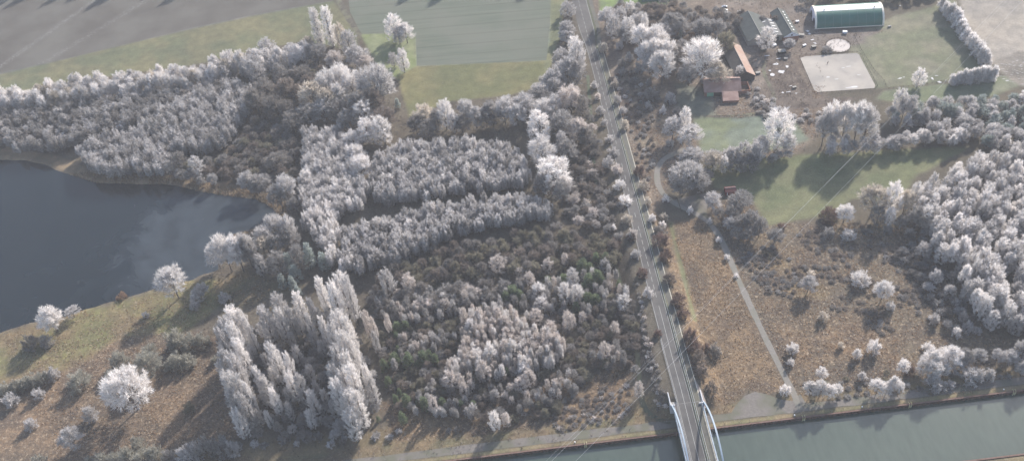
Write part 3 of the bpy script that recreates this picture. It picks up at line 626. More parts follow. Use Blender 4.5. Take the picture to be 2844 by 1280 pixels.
many(1,2,[(1212,320,370,50,'shrub',W),(1393,405,465,45,'shrub',W),(1535,490,545,38,'shrub',W),(1605,635,680,42,'shrub',W),(1668,765,805,40,'shrub',W),(1738,905,940,30,'shrub',W),(1045,205,280,70,'shrub',Cm),(1185,510,570,50,'shrub',W),(1110,460,520,50,'shrub',W),(1075,335,400,50,'shrub',Cm),(1195,450,520,60,'shrub',Cm)],'small bright frosted bush beside the gravel path or the road embankment',G10)
G11='bushes leaning over the left edge of the road'
many(1,2,[(905,320,390,90,'shrub',W),(865,205,280,80,'shrub',W),(840,85,160,80,'shrub',Pk),(960,565,650,70,'shrub',Pk),(820,540,590,35,'shrub',W),(990,730,790,70,'shrub',Sv),(1075,1010,1090,75,'shrub',Sv),(925,465,530,80,'shrub',Cm),(780,30,110,80,'shrub',Sv),(860,590,660,70,'shrub',Gy)],'frosted bush beside the left edge of the road',G11)
many(0,2,[(675,600,660,55,'shrub',Sv),(720,780,850,60,'shrub',Sv),(750,880,940,50,'shrub',Sv),(790,1000,1060,60,'shrub',Sv),(815,1095,1159,80,'shrub',Sv),(705,690,740,50,'shrub',Pk),(850,700,770,50,'shrub',Sv),(440,250,300,40,'shrub',Sv)],'frosted bush beside the left edge of the road',G11)
G12='reddish bare bushes on the road embankment'
many(1,2,[(1035,860,930,80,'shrub','red'),(960,600,660,60,'shrub','red'),(1010,100,170,70,'shrub','red'),(1170,600,700,110,'shrub','red'),(1210,730,810,90,'shrub','red'),(1240,900,970,90,'shrub',Br),(1300,1060,1140,100,'shrub','red'),(1170,540,620,90,'shrub',Mv),(830,650,720,80,'shrub','red')],'bare reddish bush on the road embankment',G12)
many(2,2,[(1340,10,80,90,'shrub','red'),(1390,150,260,90,'shrub','red'),(1420,230,340,100,'shrub','red'),(1460,320,430,90,'shrub',Br),(1480,420,520,80,'shrub',Br),(1150,170,220,60,'shrub','red'),(1550,560,640,90,'shrub',Br)],'bare reddish bush on the road embankment',G12)
many(2,2,[(1570,270,370,90,'shrub',Mv,'dark purplish bush in the tan heath right of the embankment'),(1510,265,340,60,'shrub','red','dark red twin bush left of the purplish one in the tan heath')],None,None)
many(1,3,[(540,405,510,130,'shrub','red','dark red round bush at the lower edge of the right-hand meadow'),(655,390,530,120,'round',W,'white round tree beside the dark red bush at the meadow edge'),(860,245,470,190,'round',Cm,'creamy round tree at the lower right corner of the right-hand meadow'),(990,210,480,130,'oval',W,'tall pale tree right of the creamy round one at the meadow corner'),(1095,270,470,110,'round',Cm,'creamy tree third from the left at the meadow corner'),
 (985,410,560,80,'oval',W,'slim bright frosted tree in front of the meadow corner group'),(900,400,540,110,'oval',Gy),(1080,470,590,90,'round',Gy),(1180,400,580,130,'round',Gy),(985,545,600,60,'shrub',Sv),(185,530,580,55,'shrub','red','small reddish bush at the lower left edge of the right-hand meadow'),(140,570,680,120,'round',Gy),(20,480,640,100,'round',Gy),(690,570,650,95,'shrub',W,'pale dome-shaped bush below the white round tree of the meadow edge'),(540,555,640,80,'shrub',Gy),
 (770,875,985,130,'shrub',W,'large bright dome-shaped bush in the middle of the heath'),(935,960,1110,130,'round',W,'frosted round tree right of the bright dome bush in the heath'),(385,925,1050,110,'round',Sv,'grey frosted tree left of the bright dome bush in the heath'),(410,890,930,60,'shrub',Cm),(1240,680,800,110,'round',Sv),(1330,880,1000,90,'round',Sv),(1435,990,1090,70,'round',Sv),(1000,1115,1180,60,'shrub',Sv),(1480,890,1000,100,'round',Gy)],
 'grey frosted tree or bush on the heath between the meadow and the right-hand forest','grey trees and bushes on the right-hand heath')
G13='scattered small frosted bushes on the heath above the canal'
many(2,3,[(500,30,100,70,'shrub',Cm),(1325,45,120,75,'shrub',Sv),(1495,150,220,70,'shrub',W),(1580,100,190,80,'shrub',Sv),(875,235,340,85,'shrub',W),(750,305,380,60,'shrub',W),(630,260,310,45,'shrub',Cm),(270,265,340,80,'shrub',W),(255,385,440,50,'shrub',W),(1280,265,330,80,'shrub',W),(215,580,650,75,'shrub',W),(1545,30,110,60,'shrub',Pk)],'small frosted bush standing alone on the heath above the canal',G13)
G14='frosted thicket along the towpath right of the bridge'
many(2,3,[(485,455,540,80,'round',W),(400,560,670,90,'round',W),(470,545,680,90,'round',W),(540,580,690,90,'round',W),(600,580,660,70,'round',W),(900,545,650,110,'round',W),(970,560,650,90,'round',W),(1020,515,640,80,'round',W,'brightest tallest bush of the pair beside the towpath'),(1065,560,640,70,'round',W),(1090,400,500,90,'round',W),(1225,385,510,80,'oval',W),(1300,310,470,130,'round',W),(1310,400,540,120,'round',W),(1430,290,450,150,'round',W),(1490,400,480,120,'round',Sv),(1540,310,430,90,'round',Gy),(1560,360,440,80,'round',Sv),(1640,310,430,100,'round',Sv),(1390,430,520,80,'round',W),(1150,440,510,80,'shrub','red','rusty red bush in the frosted thicket by the towpath'),(1320,520,600,150,'shrub',Sv),(1600,460,550,130,'shrub',Sv),(1740,455,550,70,'shrub',Sv),(1790,310,420,90,'round',Sv),(1880,320,440,110,'round',Sv),(1975,250,400,120,'round',Sv),(1980,400,520,110,'round',Sv),(1650,450,540,100,'shrub',Sv),(790,480,540,60,'shrub',Sv),(1450,555,600,70,'shrub',Sv)],'frosted bush in the thicket along the towpath right of the bridge',G14)
# top right
many(0,3,[(70,190,370,120,'oval',W,'bright frosted tree in front of the shed with the black roof'),(245,280,370,80,'round',Sv,'round frosted tree in front of the white gable'),(1205,500,650,90,'oval',W,'lone slender frosted tree on the edge of the paddock right of the riding ring'),
 (155,810,1120,210,'oval',W,'tall bright frosted tree alone on the farm lawn'),(30,1000,1170,120,'round',Sv),(230,1000,1150,110,'round',Sv),(530,335,385,75,'shrub',Gy,'grey bush at the left of the small round pen'),
 (555,735,1040,150,'round',W),(640,740,1060,150,'round',W),(730,730,1080,160,'round',W),(800,760,1080,130,'round',Sv),(490,820,1090,120,'round',Sv),(1055,650,870,100,'oval',W),(1090,690,900,90,'round',Sv),(1150,700,900,70,'oval',Sv)],'tall frosted tree in the row above the dark bank of the right-hand meadow','tall frosted trees above the dark bank of the right-hand meadow')
G15='frosted row marking the edge of the ploughed field at the top right'
rowl=[(1385,-40,50),(1410,0,90),(1440,20,120),(1460,5,130),(1480,40,160),(1500,60,180),(1510,100,200),(1525,120,220),(1545,165,260),(1560,195,290),(1600,230,330),(1620,245,360),(1640,280,390),(1660,290,410),(1680,320,440),(1700,350,460),(1715,380,480)]
many(0,3,[(x,t,b+20,62,'hedge',W) for x,t,b in rowl],'frosted tree in the row slanting down beside the ploughed field at top right',G15)
many(0,3,[(1465+i*30,[545,530,520,500,510,500,490,470,480,490,480][i],[625,620,618,615,612,610,608,605,602,600,598][i]+10,50,'hedge',W) for i in range(11)],'frosted tree in the short dense hedge at the corner of the paddock','frosted trees of the short dense hedge at the paddock corner')
# lake side
many(1,0,[(1340,860,1100,190,'round',W,'frosted round tree standing alone on the lower lake shore'),(1525,985,1080,100,'round',Sv,'small frosted tree right of the lone shore tree'),(1480,1040,1120,90,'shrub',Sv),(1690,1045,1120,80,'shrub',Sv),(1465,1110,1185,70,'shrub',Sv),(1225,945,1000,60,'shrub','rust','small orange bush at the water edge left of the lone shore tree'),(920,1048,1100,75,'shrub','rust','orange bush at the water edge midway along the lower shore')],'small grey frosted bush on the lower shore of the lake','small bushes on the lower shore of the lake')
many(1,0,[(1380,0,160,110,'oval',Mv),(1510,30,200,110,'oval',Sv),(1370,120,220,90,'round',Gy),(1450,130,240,80,'round',Gy),(1520,180,260,60,'round',Gy),(1610,160,260,70,'round',Sv),(1880,135,300,130,'round',Sv),(1940,180,320,110,'round',Gy)],'grey frosted tree beside the reeds of the upper lake shore','grey trees beside the reeds of the upper lake shore')
many(1,1,[(100,170,320,150,'round',Gy),(200,0,150,150,'round',Mv),(290,160,400,150,'round',Sv),(230,230,420,140,'round',Gy),(340,330,470,100,'round',Gy)],'grey frosted tree beside the reeds of the upper lake shore','grey trees beside the reeds of the upper lake shore')
G16='frosted trees on the point of land reaching into the lake'
many(1,0,[(1740,610,900,160,'round',W),(1650,680,870,130,'round',W),(1830,600,900,150,'round',W),(1900,590,880,130,'round',Sv)],'white-frosted round tree on the point of land reaching into the lake',G16)
many(1,1,[(0,600,860,130,'round',W),(210,455,680,140,'round',Sv),(130,540,760,140,'round',Sv),(300,470,700,120,'round',Sv),(120,620,820,120,'round',Cm),(210,600,800,130,'round',Gy),(320,560,760,130,'round',Gy),(90,760,930,90,'oval',Sv),(230,740,920,130,'oval',Gy),(370,700,880,110,'oval',Gy),(30,640,900,120,'round',Gy)],'white-frosted round tree on the point of land reaching into the lake',G16)
many(1,1,[(455,675,870,80,'pine','pinefrost','tall grey conifer at the right end of the wooded point'),(555,745,890,80,'pine','pinefrost','lone grey conifer in the gap between the wooded point and the plantation'),(335,845,960,90,'pine','pinefrost'),(245,910,1030,60,'pine','pinefrost'),(320,930,1040,60,'pine','pinefrost'),(350,1000,1080,60,'pine','pinefrost'),(300,750,900,70,'pine','pinefrost'),(1010,760,880,55,'oval',Sv)],'grey frosted conifer at the lower edge of the wooded point','grey conifers at the lower edge of the wooded point')
many(2,0,[(1035,468,770,320,'broad',W,'big white round tree standing alone on the orange heath'),(1150,345,520,190,'round','sage','grey-green round tree just above the big white heath tree'),(435,-10,190,160,'round',W,'frosted tree at the lake edge on the far left shore'),(560,0,80,100,'round',Sv,'smaller frosted tree beside the one at the far left shore'),(910,330,440,125,'shrub','sage'),(1340,145,310,130,'shrub','sage'),(1300,240,310,90,'shrub','sage'),(1430,200,310,120,'shrub','sage'),(1520,190,290,110,'shrub','sage'),(1130,270,350,100,'shrub','sage'),(1340,340,450,130,'shrub','sage'),(1420,350,440,110,'shrub','sage'),(1280,400,470,90,'shrub','sage'),(840,465,540,90,'shrub','sage'),(900,460,540,100,'shrub','sage'),(980,430,510,80,'shrub','sage'),(610,490,600,170,'shrub','sage'),(410,445,540,90,'shrub',Sv),(340,480,570,100,'shrub','sage'),(270,495,590,100,'shrub','sage'),(200,520,610,100,'shrub','sage'),(130,550,630,100,'shrub','sage'),(60,570,650,110,'shrub','sage'),(0,600,670,100,'shrub','sage'),(90,650,730,120,'shrub',Sv),(300,610,680,80,'shrub',Sv),(1620,365,420,60,'shrub','sage'),(1430,710,790,75,'shrub','olive'),(700,735,840,100,'shrub',Sv),(245,835,905,85,'shrub',Sv),(575,910,1060,150,'round',Sv,'frosted bushy tree low on the orange heath near the bottom left'),(1045,980,1060,100,'shrub','sage'),(1095,38,80,45,'shrub',Sv),(1680,120,220,110,'round',Gy),(1680,270,330,90,'shrub',Sv),(250,205,300,120,'shrub',Mv,'dark olive and purplish bush close to the lake shore at the far left'),(360,215,290,90,'shrub',Gy)],
 'grey-green frosted bush on the orange heath at the lower left','grey-green bushes on the orange heath at the lower left')
G17='frosted bushes in the row beside the towpath at the bottom left'
many(2,0,[(1570,970,1110,140,'shrub',Gy),(1470,1010,1130,130,'shrub',Sv),(1680,960,1100,140,'shrub',Gy),(1760,990,1100,100,'shrub',Sv),(1400,1040,1140,110,'shrub',Sv),(1190,1030,1159,140,'shrub','sage'),(1090,1065,1170,120,'shrub','sage'),(980,1050,1170,130,'shrub','sage'),(880,1095,1180,120,'shrub','sage'),(790,1090,1190,120,'shrub','sage'),(690,1120,1200,110,'shrub','sage'),(300,1120,1190,120,'shrub','sage'),(1280,1060,1150,90,'shrub',Gy)],'frosted bush in the row beside the towpath at the bottom left',G17)
# poplar rows
G18='tall frosted poplars of the right-hand row left of the mixed wood'
def prow(r,c,L,label,group,mat=W,st='poplar'): many(r,c,[(x,t,b,w_*.7,st,random.choice([mat,mat,Sv])) for x,t,b,w_ in L],label,group)
prow(1,1,[(740,890,1230,190),(580,935,1230,100),(700,960,1330,130),(800,930,1300,110)],'tall frosted poplar in the bright right-hand row left of the mixed wood',G18)
prow(2,1,[(730,20,350,160),(790,80,420,130),(700,120,470,130),(770,180,540,150),(820,210,560,120),(730,290,650,150),(800,330,690,150),(690,420,740,130),(770,450,780,150),(840,430,800,140),(720,540,860,150),(790,600,900,170),(860,620,930,140),(800,760,1010,150),(610,70,380,80),(920,425,700,90),(940,520,760,120)],'tall frosted poplar in the bright right-hand row left of the mixed wood',G18)
prow(2,1,[(900,20,240,60),(940,70,260,60),(955,180,360,60),(1040,55,210,50)],'slender frosted poplar just right of the bright poplar row','slender poplars just right of the bright poplar row',Pk,'oval')
G19='tall frosted poplars in the middle of the three poplar rows'
prow(1,1,[(420,1045,1330,110),(280,1060,1360,150),(500,1090,1330,80)],'tall frosted poplar in the broken middle rows of the poplar stand',G19,W)
prow(2,1,[(180,0,290,150),(290,0,300,120),(350,0,260,90),(490,50,300,80),(255,270,600,130),(360,340,640,90),(140,450,740,100),(170,520,760,130),(430,510,760,130),(360,480,740,120),(230,600,840,100),(500,620,830,110)],'tall frosted poplar in the broken middle rows of the poplar stand',G19,W)
G20='tall frosted poplars of the left-hand row beside the orange heath'
prow(2,0,[(1850,0,330,160),(1800,80,400,130),(1870,120,470,140),(1760,150,470,110),(1900,230,560,130),(1800,330,640,150),(1870,340,680,150),(1760,400,680,110),(1830,480,800,160),(1900,500,840,130),(1850,620,900,150),(1920,640,940,130),(1860,760,1000,130)],'tall frosted poplar in the left-hand row beside the orange heath',G20)
prow(2,1,[(20,20,330,110),(60,60,380,80),(10,530,800,80),(30,650,880,130),(70,560,860,80)],'tall frosted poplar in the left-hand row beside the orange heath',G20)
# young mixed wood: bright birches and green pines picked out
G21='bright young birches in the mixed wood left of the road'
many(1,1,[(1190+0,900,1050,90,'oval',Pk),(1440,1055,1130,50,'oval',W),(1610,1030,1150,60,'oval',Pk),(1850,770,900,120,'oval',Pk),(1040,880,1080,110,'oval',Sv)],'bright young birch standing among the pines of the mixed wood',G21)
many(1,2,[(335,790,900,80,'oval',Pk),(460,755,860,55,'oval',Pk),(125,865,950,60,'oval',Pk),(195,900,1020,80,'oval',Pk),(270,980,1110,90,'oval',W),(285,1085,1190,90,'oval',W),(520,870,1010,90,'oval',Sv),(760,800,900,75,'oval',Sv),(460,980,1140,90,'oval',W),(545,990,1140,90,'oval',W),(900,1070,1180,100,'oval',W)],'bright young birch standing among the pines of the mixed wood',G21)
cl1=[(1600,5,150,60),(1660,10,140,60),(1720,0,150,60),(1650,90,230,70),(1590,150,260,50),(1700,130,250,70),(1760,130,240,60),(1820,80,200,60),(1850,0,140,70),(1890,60,180,60),(1920,80,200,40),(1670,240,330,70),(1880,150,240,50),(1840,240,340,60),(1900,240,350,60),(1700,310,440,90),(1650,330,470,80),(1760,330,430,60),(1800,275,440,90),(1880,350,430,50),(1750,400,570,90),(1720,450,560,60),(1500,480,620,120),(1580,500,640,60),(1640,490,600,50),(1650,540,640,50),(1600,560,680,70),(1370,660,800,70),(1830,780,920,90),(1910,800,880,50)]
many(2,1,[(x,t,b,w_,'oval',random.choice([W,Pk,Pk])) for x,t,b,w_ in cl1],'pinkish white young birch in the dense bright cluster of the mixed wood','young birches of the dense bright cluster')
cl2=[(10,60,200,60),(60,100,220,60),(110,80,190,60),(250,10,140,90),(180,30,120,40),(25,150,270,70),(145,175,270,70),(70,240,400,90),(20,240,390,80),(150,240,350,80),(190,240,350,70),(240,190,300,90),(290,200,320,80),(245,260,370,80),(350,110,220,80),(345,190,330,70),(400,190,320,60),(330,260,380,80),(410,220,350,60),(390,340,430,40),(320,370,460,80),(440,250,320,40),(480,30,190,80),(520,50,170,40),(590,40,130,60),(830,110,220,65),(175,360,470,80),(160,420,540,100),(70,450,520,50),(130,530,640,100),(200,470,600,90),(175,630,700,50),(20,800,900,60),(760,265,400,80),(435,530,600,60),(1010,560,680,70)]
many(2,2,[(x,t,b,w_,'oval',random.choice([W,Pk,Pk])) for x,t,b,w_ in cl2],'pinkish white young birch in the dense bright cluster of the mixed wood','young birches of the dense bright cluster')
pn=[(1100,110,200,80),(1160,100,190,60),(1090,190,260,50),(1100,290,350,40),(1080,340,440,80),(1000,390,480,60),(1185,340,460,90),(1290,330,430,80),(1330,320,400,60),(1380,350,430,50),(1255,400,470,50),(1030,520,600,60),(1110,610,670,40),(1085,655,730,50),(1165,655,740,80),(1300,670,770,70),(1430,680,760,70),(1245,690,740,40),(1135,785,870,60),(950,820,860,30),(1575,700,770,60),(1660,700,760,50),(1910,450,520,50)]
many(2,1,[(x,t,b,w_,'pine','pine') for x,t,b,w_ in pn],'small green pine in the mixed wood left of the road','small green pines of the mixed wood')
pn2=[(590,800,900,90),(640,830,920,80),(690,750,850,60),(760,755,850,70),(70,1000,1100,100),(120,1030,1120,80),(640,910,1020,90),(700,880,990,90),(630,1050,1150,90),(690,1060,1150,80),(450,910,1000,70),(330,930,1000,60),(860,960,1030,40),(540,1120,1200,60),(20,1040,1130,70),(730,930,1010,70),(600,980,1060,60)]
many(1,2,[(x,t,b,w_,'pine','pine') for x,t,b,w_ in pn2],'small green pine in the mixed wood left of the road','small green pines of the mixed wood')
many(0,1,[(1095,730,810,40,'pine','pinefrost','small bluish conifer at the left edge of the lower meadow')],None,None)
# ================================================================== stands
n=0
n+=stand([(-40,262),(0,262),(60,262),(100,250),(250,232),(400,212),(480,200),(560,180),(680,158),(780,150),(790,168),(690,190),(560,215),(480,238),(400,245),(250,268),(100,292),(-40,300)],6.0,17.5,3.5,[('oval',3),('round',1)],[(W,7),(Cm,1),(Sv,1)],'bright frosted tree in the sunlit top row of the wood above the lake','sunlit top row of the wood above the lake')
n+=stand([(-60,300),(100,292),(300,265),(480,238),(560,222),(600,240),(430,290),(350,330),(215,370),(160,400),(100,395),(-60,375)],5.4,13,2.9,[('tip',3),('round',2)],[(Gy,4),(Sv,2),(Mv,1)],'grey frosted tree in the shaded wood on the upper lake shore','shaded wood on the upper lake shore')
n+=stand([(430,300),(500,265),(600,240),(650,245),(630,300),(590,350),(560,395),(440,405),(400,370),(340,360),(380,325)],4.6,16,2.4,[('tip',1)],[(Sv,4),(Gy,1)],'frosted alder in the upper hump of plantation above the lake','alders of the upper hump of plantation above the lake')
n+=stand([(205,400),(280,360),(350,355),(440,400),(440,450),(400,458),(290,455),(225,440)],4.6,15,2.4,[('tip',1)],[(Sv,3),(Gy,1)],'frosted alder in the lower hump of plantation hanging over the lake','alders of the lower hump of plantation over the lake')
n+=stand([(600,250),(700,190),(800,165),(900,190),(800,240),(750,290),(720,330),(760,400),(740,470),(690,475),(560,455),(470,440),(560,400),(640,330)],6.6,9,3.2,[('round',4),('shrub',1)],[(Br,3),(Mv,3),(Ol,2),(Gy,1)],'bare brownish round tree in the hollow between the plantations and the upper wood','bare brown trees of the hollow in the wood')
n+=stand([(772,355),(865,350),(885,395),(905,460),(935,500),(905,540),(852,560),(848,690),(815,660),(775,590),(765,480)],4.2,15,2.4,[('tip',1)],[(Sv,3),(W,3)],'frosted alder in the long plantation column at the centre','alders of the long plantation column')
n+=stand([(955,420),(990,395),(1060,385),(1150,380),(1290,392),(1328,425),(1332,484),(1240,491),(1160,499),(1050,516),(963,532),(935,490)],4.2,14.5,2.35,[('tip',1)],[(Sv,5),(W,1),(Gy,1)],'frosted alder in the oval plantation left of the avenue','alders of the oval plantation')
n+=stand([(862,609),(950,578),(1080,550),(1200,531),(1290,517),(1375,531),(1395,565),(1330,572),(1250,580),(1130,612),(1050,650),(960,690),(862,700)],4.2,14.5,2.4,[('tip',1)],[(Sv,5),(W,1),(Gy,1)],'frosted alder in the curved plantation band below the oval one','alders of the curved plantation band')
n+=stand([(1050,665),(1130,625),(1280,600),(1400,580),(1540,610),(1570,660),(1400,690),(1100,715),(950,725),(960,705)],6.2,9,2.9,[('round',3),('tip',1),('shrub',1)],[(Ol,4),(Br,3),(Mv,2)],'bare olive-brown tree in the dark strip below the curved plantation band','bare trees of the dark strip below the curved plantation')
n+=stand([(935,745),(1100,735),(1240,725),(1330,720),(1400,735),(1390,760),(1250,770),(1100,790),(1000,800),(940,790)],5.0,8.5,2.5,[('tip',2),('oval',1),('round',1)],[(Gy,3),(Pk,1),(Mv,2)],'greyish pink young tree at the upper edge of the mixed wood','greyish young trees at the upper edge of the mixed wood')
n+=stand([(1380,230),(1440,230),(1480,250),(1520,420),(1560,560),(1570,600),(1440,570),(1400,500),(1430,400),(1400,300)],6.0,7,2.7,[('round',2),('shrub',2)],[(Mv,3),(Gy,2),(Br,2),(Pk,1)],'bare brownish grey tree in the strip between the avenue and the road','bare trees of the strip beside the road')
n+=stand([(1180,820),(1250,795),(1300,800),(1330,840),(1410,860),(1422,900),(1400,935),(1340,945),(1250,960),(1190,950),(1130,985),(1115,960),(1165,900)],3.3,12.5,1.3,[('oval',1)],[(W,3),(Pk,2)],'pinkish white young birch in the dense bright cluster of the mixed wood','young birches of the dense bright cluster',avoid=.5)
n+=stand([(950,770),(1250,740),(1540,690),(1590,760),(1500,800),(1340,790),(1160,800),(960,840)],5.2,10,1.45,[('oval',2),('tip',1)],[(Sv,2),(Pk,1),(Gy,2)],'slender frosted young tree scattered in the upper part of the mixed wood','slender young trees of the upper mixed wood',avoid=.5)
n+=stand([(960,860),(1150,850),(1120,1000),(1400,960),(1560,860),(1580,930),(1420,1000),(1300,1060),(1000,1050)],4.0,9,1.5,[('oval',2),('tip',1)],[(Sv,3),(Pk,1),(Gy,3)],'slender frosted young tree scattered in the lower part of the mixed wood','slender young trees of the lower mixed wood',avoid=.45,clump=.54)
n+=stand([(940,790),(1160,780),(1400,750),(1560,700),(1600,800),(1600,950),(1500,930),(1440,990),(1380,1060),(1200,1065),(1000,1040),(960,940)],4.9,5.5,2.4,[('round',3),('oval',1),('shrub',2),('pine',1)],[(Mv,3),(Br,4),(Gy,2),(Ol,4)],'low bare grey-brown tree in the undergrowth of the mixed wood','low bare trees of the mixed wood')
n+=stand([(600,870),(700,830),(850,810),(925,900),(945,1040),(880,1095),(650,1095),(605,1000)],11,16,2.0,[('poplar',1)],[(W,2),(Sv,3)],'half-grown frosted poplar scattered between the tall poplar rows','half-grown poplars between the rows',avoid=.4)
n+=stand([(590,850),(700,800),(850,800),(930,900),(950,1050),(880,1110),(640,1110),(600,1000)],5.5,7.5,2.6,[('round',3),('shrub',1)],[(Gy,4),(Sv,2)],'low grey tree growing between the poplar rows','low grey trees between the poplar rows')
n+=stand([(580,1110),(930,1090),(1180,1060),(1180,1080),(930,1112),(560,1140)],6.5,2.6,1.7,[('shrub',1)],[(Gy,3),(Sv,2),(Mv,2)],'small grey bush on the edge of the track above the towpath','small grey bushes above the towpath')
n+=stand([(2315,505),(2400,455),(2450,425),(2700,385),(2760,900),(2640,930),(2575,850),(2480,830),(2420,770),(2370,690),(2335,610),(2290,520)],6.3,18.5,3.2,[('round',2),('oval',4),('poplar',1)],[(W,5),(Sv,3)],'white-frosted tree in the big bright forest at the right edge','bright forest at the right edge')
n+=stand([(2060,345),(2180,375),(2330,340),(2440,300),(2480,330),(2440,372),(2200,392),(2070,400)],6.0,11,3.0,[('round',3),('oval',1)],[(Sv,4),(W,2)],'frosted grey tree in the belt along the top of the right-hand meadow','frosted belt along the top of the right-hand meadow')
n+=stand([(2220,290),(2300,275),(2500,262),(2700,240),(2720,380),(2480,390),(2440,340),(2330,330),(2240,330)],6.6,11,3.1,[('round',3),('pine',2),('oval',1)],[(Sv,3),('pinefrost',3),(W,1)],'pale bluish green tree in the belt above the bright forest at the right','bluish green belt above the bright forest')
n+=stand([(1770,425),(1930,400),(2000,392),(2000,402),(1900,425),(1780,450)],5.2,6.5,2.4,[('round',1)],[(Sv,2),(Gy,2)],'frosted tree in the dense hedge at the top left of the right-hand meadow','dense hedge at the top left of the right-hand meadow')
n+=stand([(1530,60),(1640,150),(1690,210),(1840,240),(1750,130),(1850,80),(1960,60),(1700,20),(1560,20)],7.0,7.5,2.9,[('round',1)],[(Gy,3),(Br,2),(Mv,1)],'bare grey-brown tree filling the gaps of the grove by the farm','bare trees filling the grove by the farm')
n+=stand([(2005,20),(2040,-10),(2360,-30),(2360,4),(2120,5),(2060,8)],7.0,8,3.0,[('round',1)],[(Gy,3),(Mv,1)],'grey tree at the top edge behind the green roofed hall','grey trees behind the green roofed hall')
n+=stand([(2300,560),(2360,600),(2400,740),(2480,850),(2380,830),(2300,700),(2230,640)],6.5,5.5,2.3,[('shrub',2),('round',1)],[(Gy,3),(Sv,1),(Mv,2)],'grey bush at the foot of the bright forest','grey bushes at the foot of the bright forest')
n+=stand([(1880,210),(1990,280),(2060,280),(2180,262),(2190,285),(2040,315),(1960,300),(1880,290)],5.5,3,1.8,[('shrub',1)],[(Sv,2),(Gy,2),(Pk,1)],'frosted bush on the rough ground below the farmyard','frosted bushes below the farmyard')
n+=stand([(1590,620),(1640,600),(1700,850),(1700,1000),(1650,1050),(1620,900)],2.9,1.7,1.15,[('shrub',1)],[(Sv,2),(Gy,3),(Pk,2),(Mv,3)],'small frosted bush covering the left slope of the road embankment','small bushes on the left embankment slope',near=8.0)
n+=stand([(1495,200),(1540,200),(1600,520),(1640,640),(1600,640),(1560,560)],4.2,2.4,1.6,[('shrub',1)],[(Sv,2),(Gy,3),(Pk,2),(Mv,4),(Br,2)],'small frosted bush in the strip along the left side of the road','small bushes in the strip along the left side of the road',near=6.5)
n+=stand([(1530,180),(1600,180),(1650,300),(1640,480),(1610,500),(1570,300)],5.2,2.2,1.4,[('shrub',1)],[(Sv,1),(Gy,3),(Mv,3),(Br,3),('red',1)],'low bare bush on the rough slope right of the road','low bare bushes right of the road',near=9.5)
n+=stand([(1180,1090),(1400,1000),(1580,960),(1600,1030),(1560,1060),(1300,1100)],3.2,1.5,1.2,[('shrub',1)],[(Gy,2),(Pk,1),(Mv,3),(Br,3)],'low bramble bush on the rough ground above the towpath left of the bridge','low brambles above the towpath left of the bridge',clump=.47)
n+=stand([(2020,960),(2250,930),(2560,900),(2570,960),(2300,985),(2040,1010)],5.0,1.6,1.4,[('shrub',1)],[(Gy,3),(Mv,3),(Ol,3),(Sv,1)],'low dark bush filling the thicket along the towpath right of the bridge','low dark bushes of the thicket right of the bridge')
n+=stand([(1850,650),(1990,590),(2200,560),(2340,600),(2360,800),(2200,860),(2060,760),(1930,740)],3.6,1.4,1.5,[('shrub',1)],[(Gy,1),(Mv,4),(Br,4)],'low brown heath bush on the dark part of the right-hand heath','low brown bushes of the right-hand heath',clump=.52)
# trees just beyond the upper edge whose long shadows cross the fields
for i in range(26):
    x=-400+i*24+random.uniform(-8,8)
    if -20<x<20: pass
    X0,Y0=x,705-x*.10+random.uniform(0,14)
    if 85<x<130 : continue
    tree(X0,Y0+ (42 if x<-60 else 0),0,random.uniform(24,34),random.uniform(3.5,5),'round',Gy,'grey tree in the row beyond the upper edge of the fields','trees beyond the upper edge of the fields')
def mergetrees(recs,name,label,cat):
    VV=[];MI=[];vv=[];tt=[];slots=sorted({r_[6] for r_ in recs}); 
    for (x,y,z,h,rad,style,mat,lb,g) in recs:
        H,R_,cmh,tmh=random.choice(PR[style])
        V=_raw[cmh.name][0]; v=_raw[cmh.name][1]; n_=len(v); keep=np.random.default_rng(len(VV)).random(n_)<.36
        V=V.reshape(-1,3,3)[keep].copy(); cen=V.mean(1,keepdims=True); V=cen+(V-cen)*1.6
        sz=h/H; sx=min(max(rad/R_,sz*.45),sz*2.2); a=random.random()*2*PI; ca,sa=math.cos(a)*sx,math.sin(a)*sx
        Wv=np.stack([V[...,0]*ca-V[...,1]*sa+x,V[...,0]*sa+V[...,1]*ca+y,V[...,2]*sz+z-.05],-1)
        VV.append(Wv.reshape(-1,3)); vv.append(v[keep]); MI.append(np.full(keep.sum(),slots.index(mat))); tt.append(np.full(keep.sum(),random.uniform(-.15,.15)))
    V=np.concatenate(VV); F=np.arange(len(V)).reshape(-1,3)
    o=mesh(name,V,F,None,mats=[FM[s] for s in slots],mi=np.concatenate(MI),attrs={'v':('FACE','FLOAT',np.concatenate(vv)),'tint':('FACE','FLOAT',np.concatenate(tt))})
    tag(o,label,cat,None,'stuff')
byk={}
for r_ in REC:
    if r_[7] is None: r_=r_[:7]+('frosted tree',None)
    byk.setdefault(KIND[r_[5]],[]).append(r_)
SL={'alder_tree':('alder_thicket','many more frosted alders crowding the plantations beside the lake','alders'),'broadleaf_tree':('wood','smaller frosted and bare trees filling the woods','wood'),'birch_tree':('birch_wood','smaller frosted birches filling the forest edges','birches'),'shrub':('scrub','low frosted scrub filling the wood floor and clearings','scrub'),'pine_tree':('pine_wood','x','pines'),'hedge_tree':('hedge','x','hedge'),'poplar_tree':('poplars','x','poplars')}
for nm_,L_ in byk.items():
    def key(r_):
        s_=r_[4]*r_[3]/(r_[0]**2+r_[1]**2+HC**2); return s_+(10 if r_[8] is None else 0)
    L_.sort(key=key,reverse=True)
    for r_ in L_[:298]: grow(*r_)
    if len(L_)>298:
        mergetrees(L_[298:],*SL[nm_])
    print(nm_,len(L_))
print('trees',len(TREES),'in stands',n)
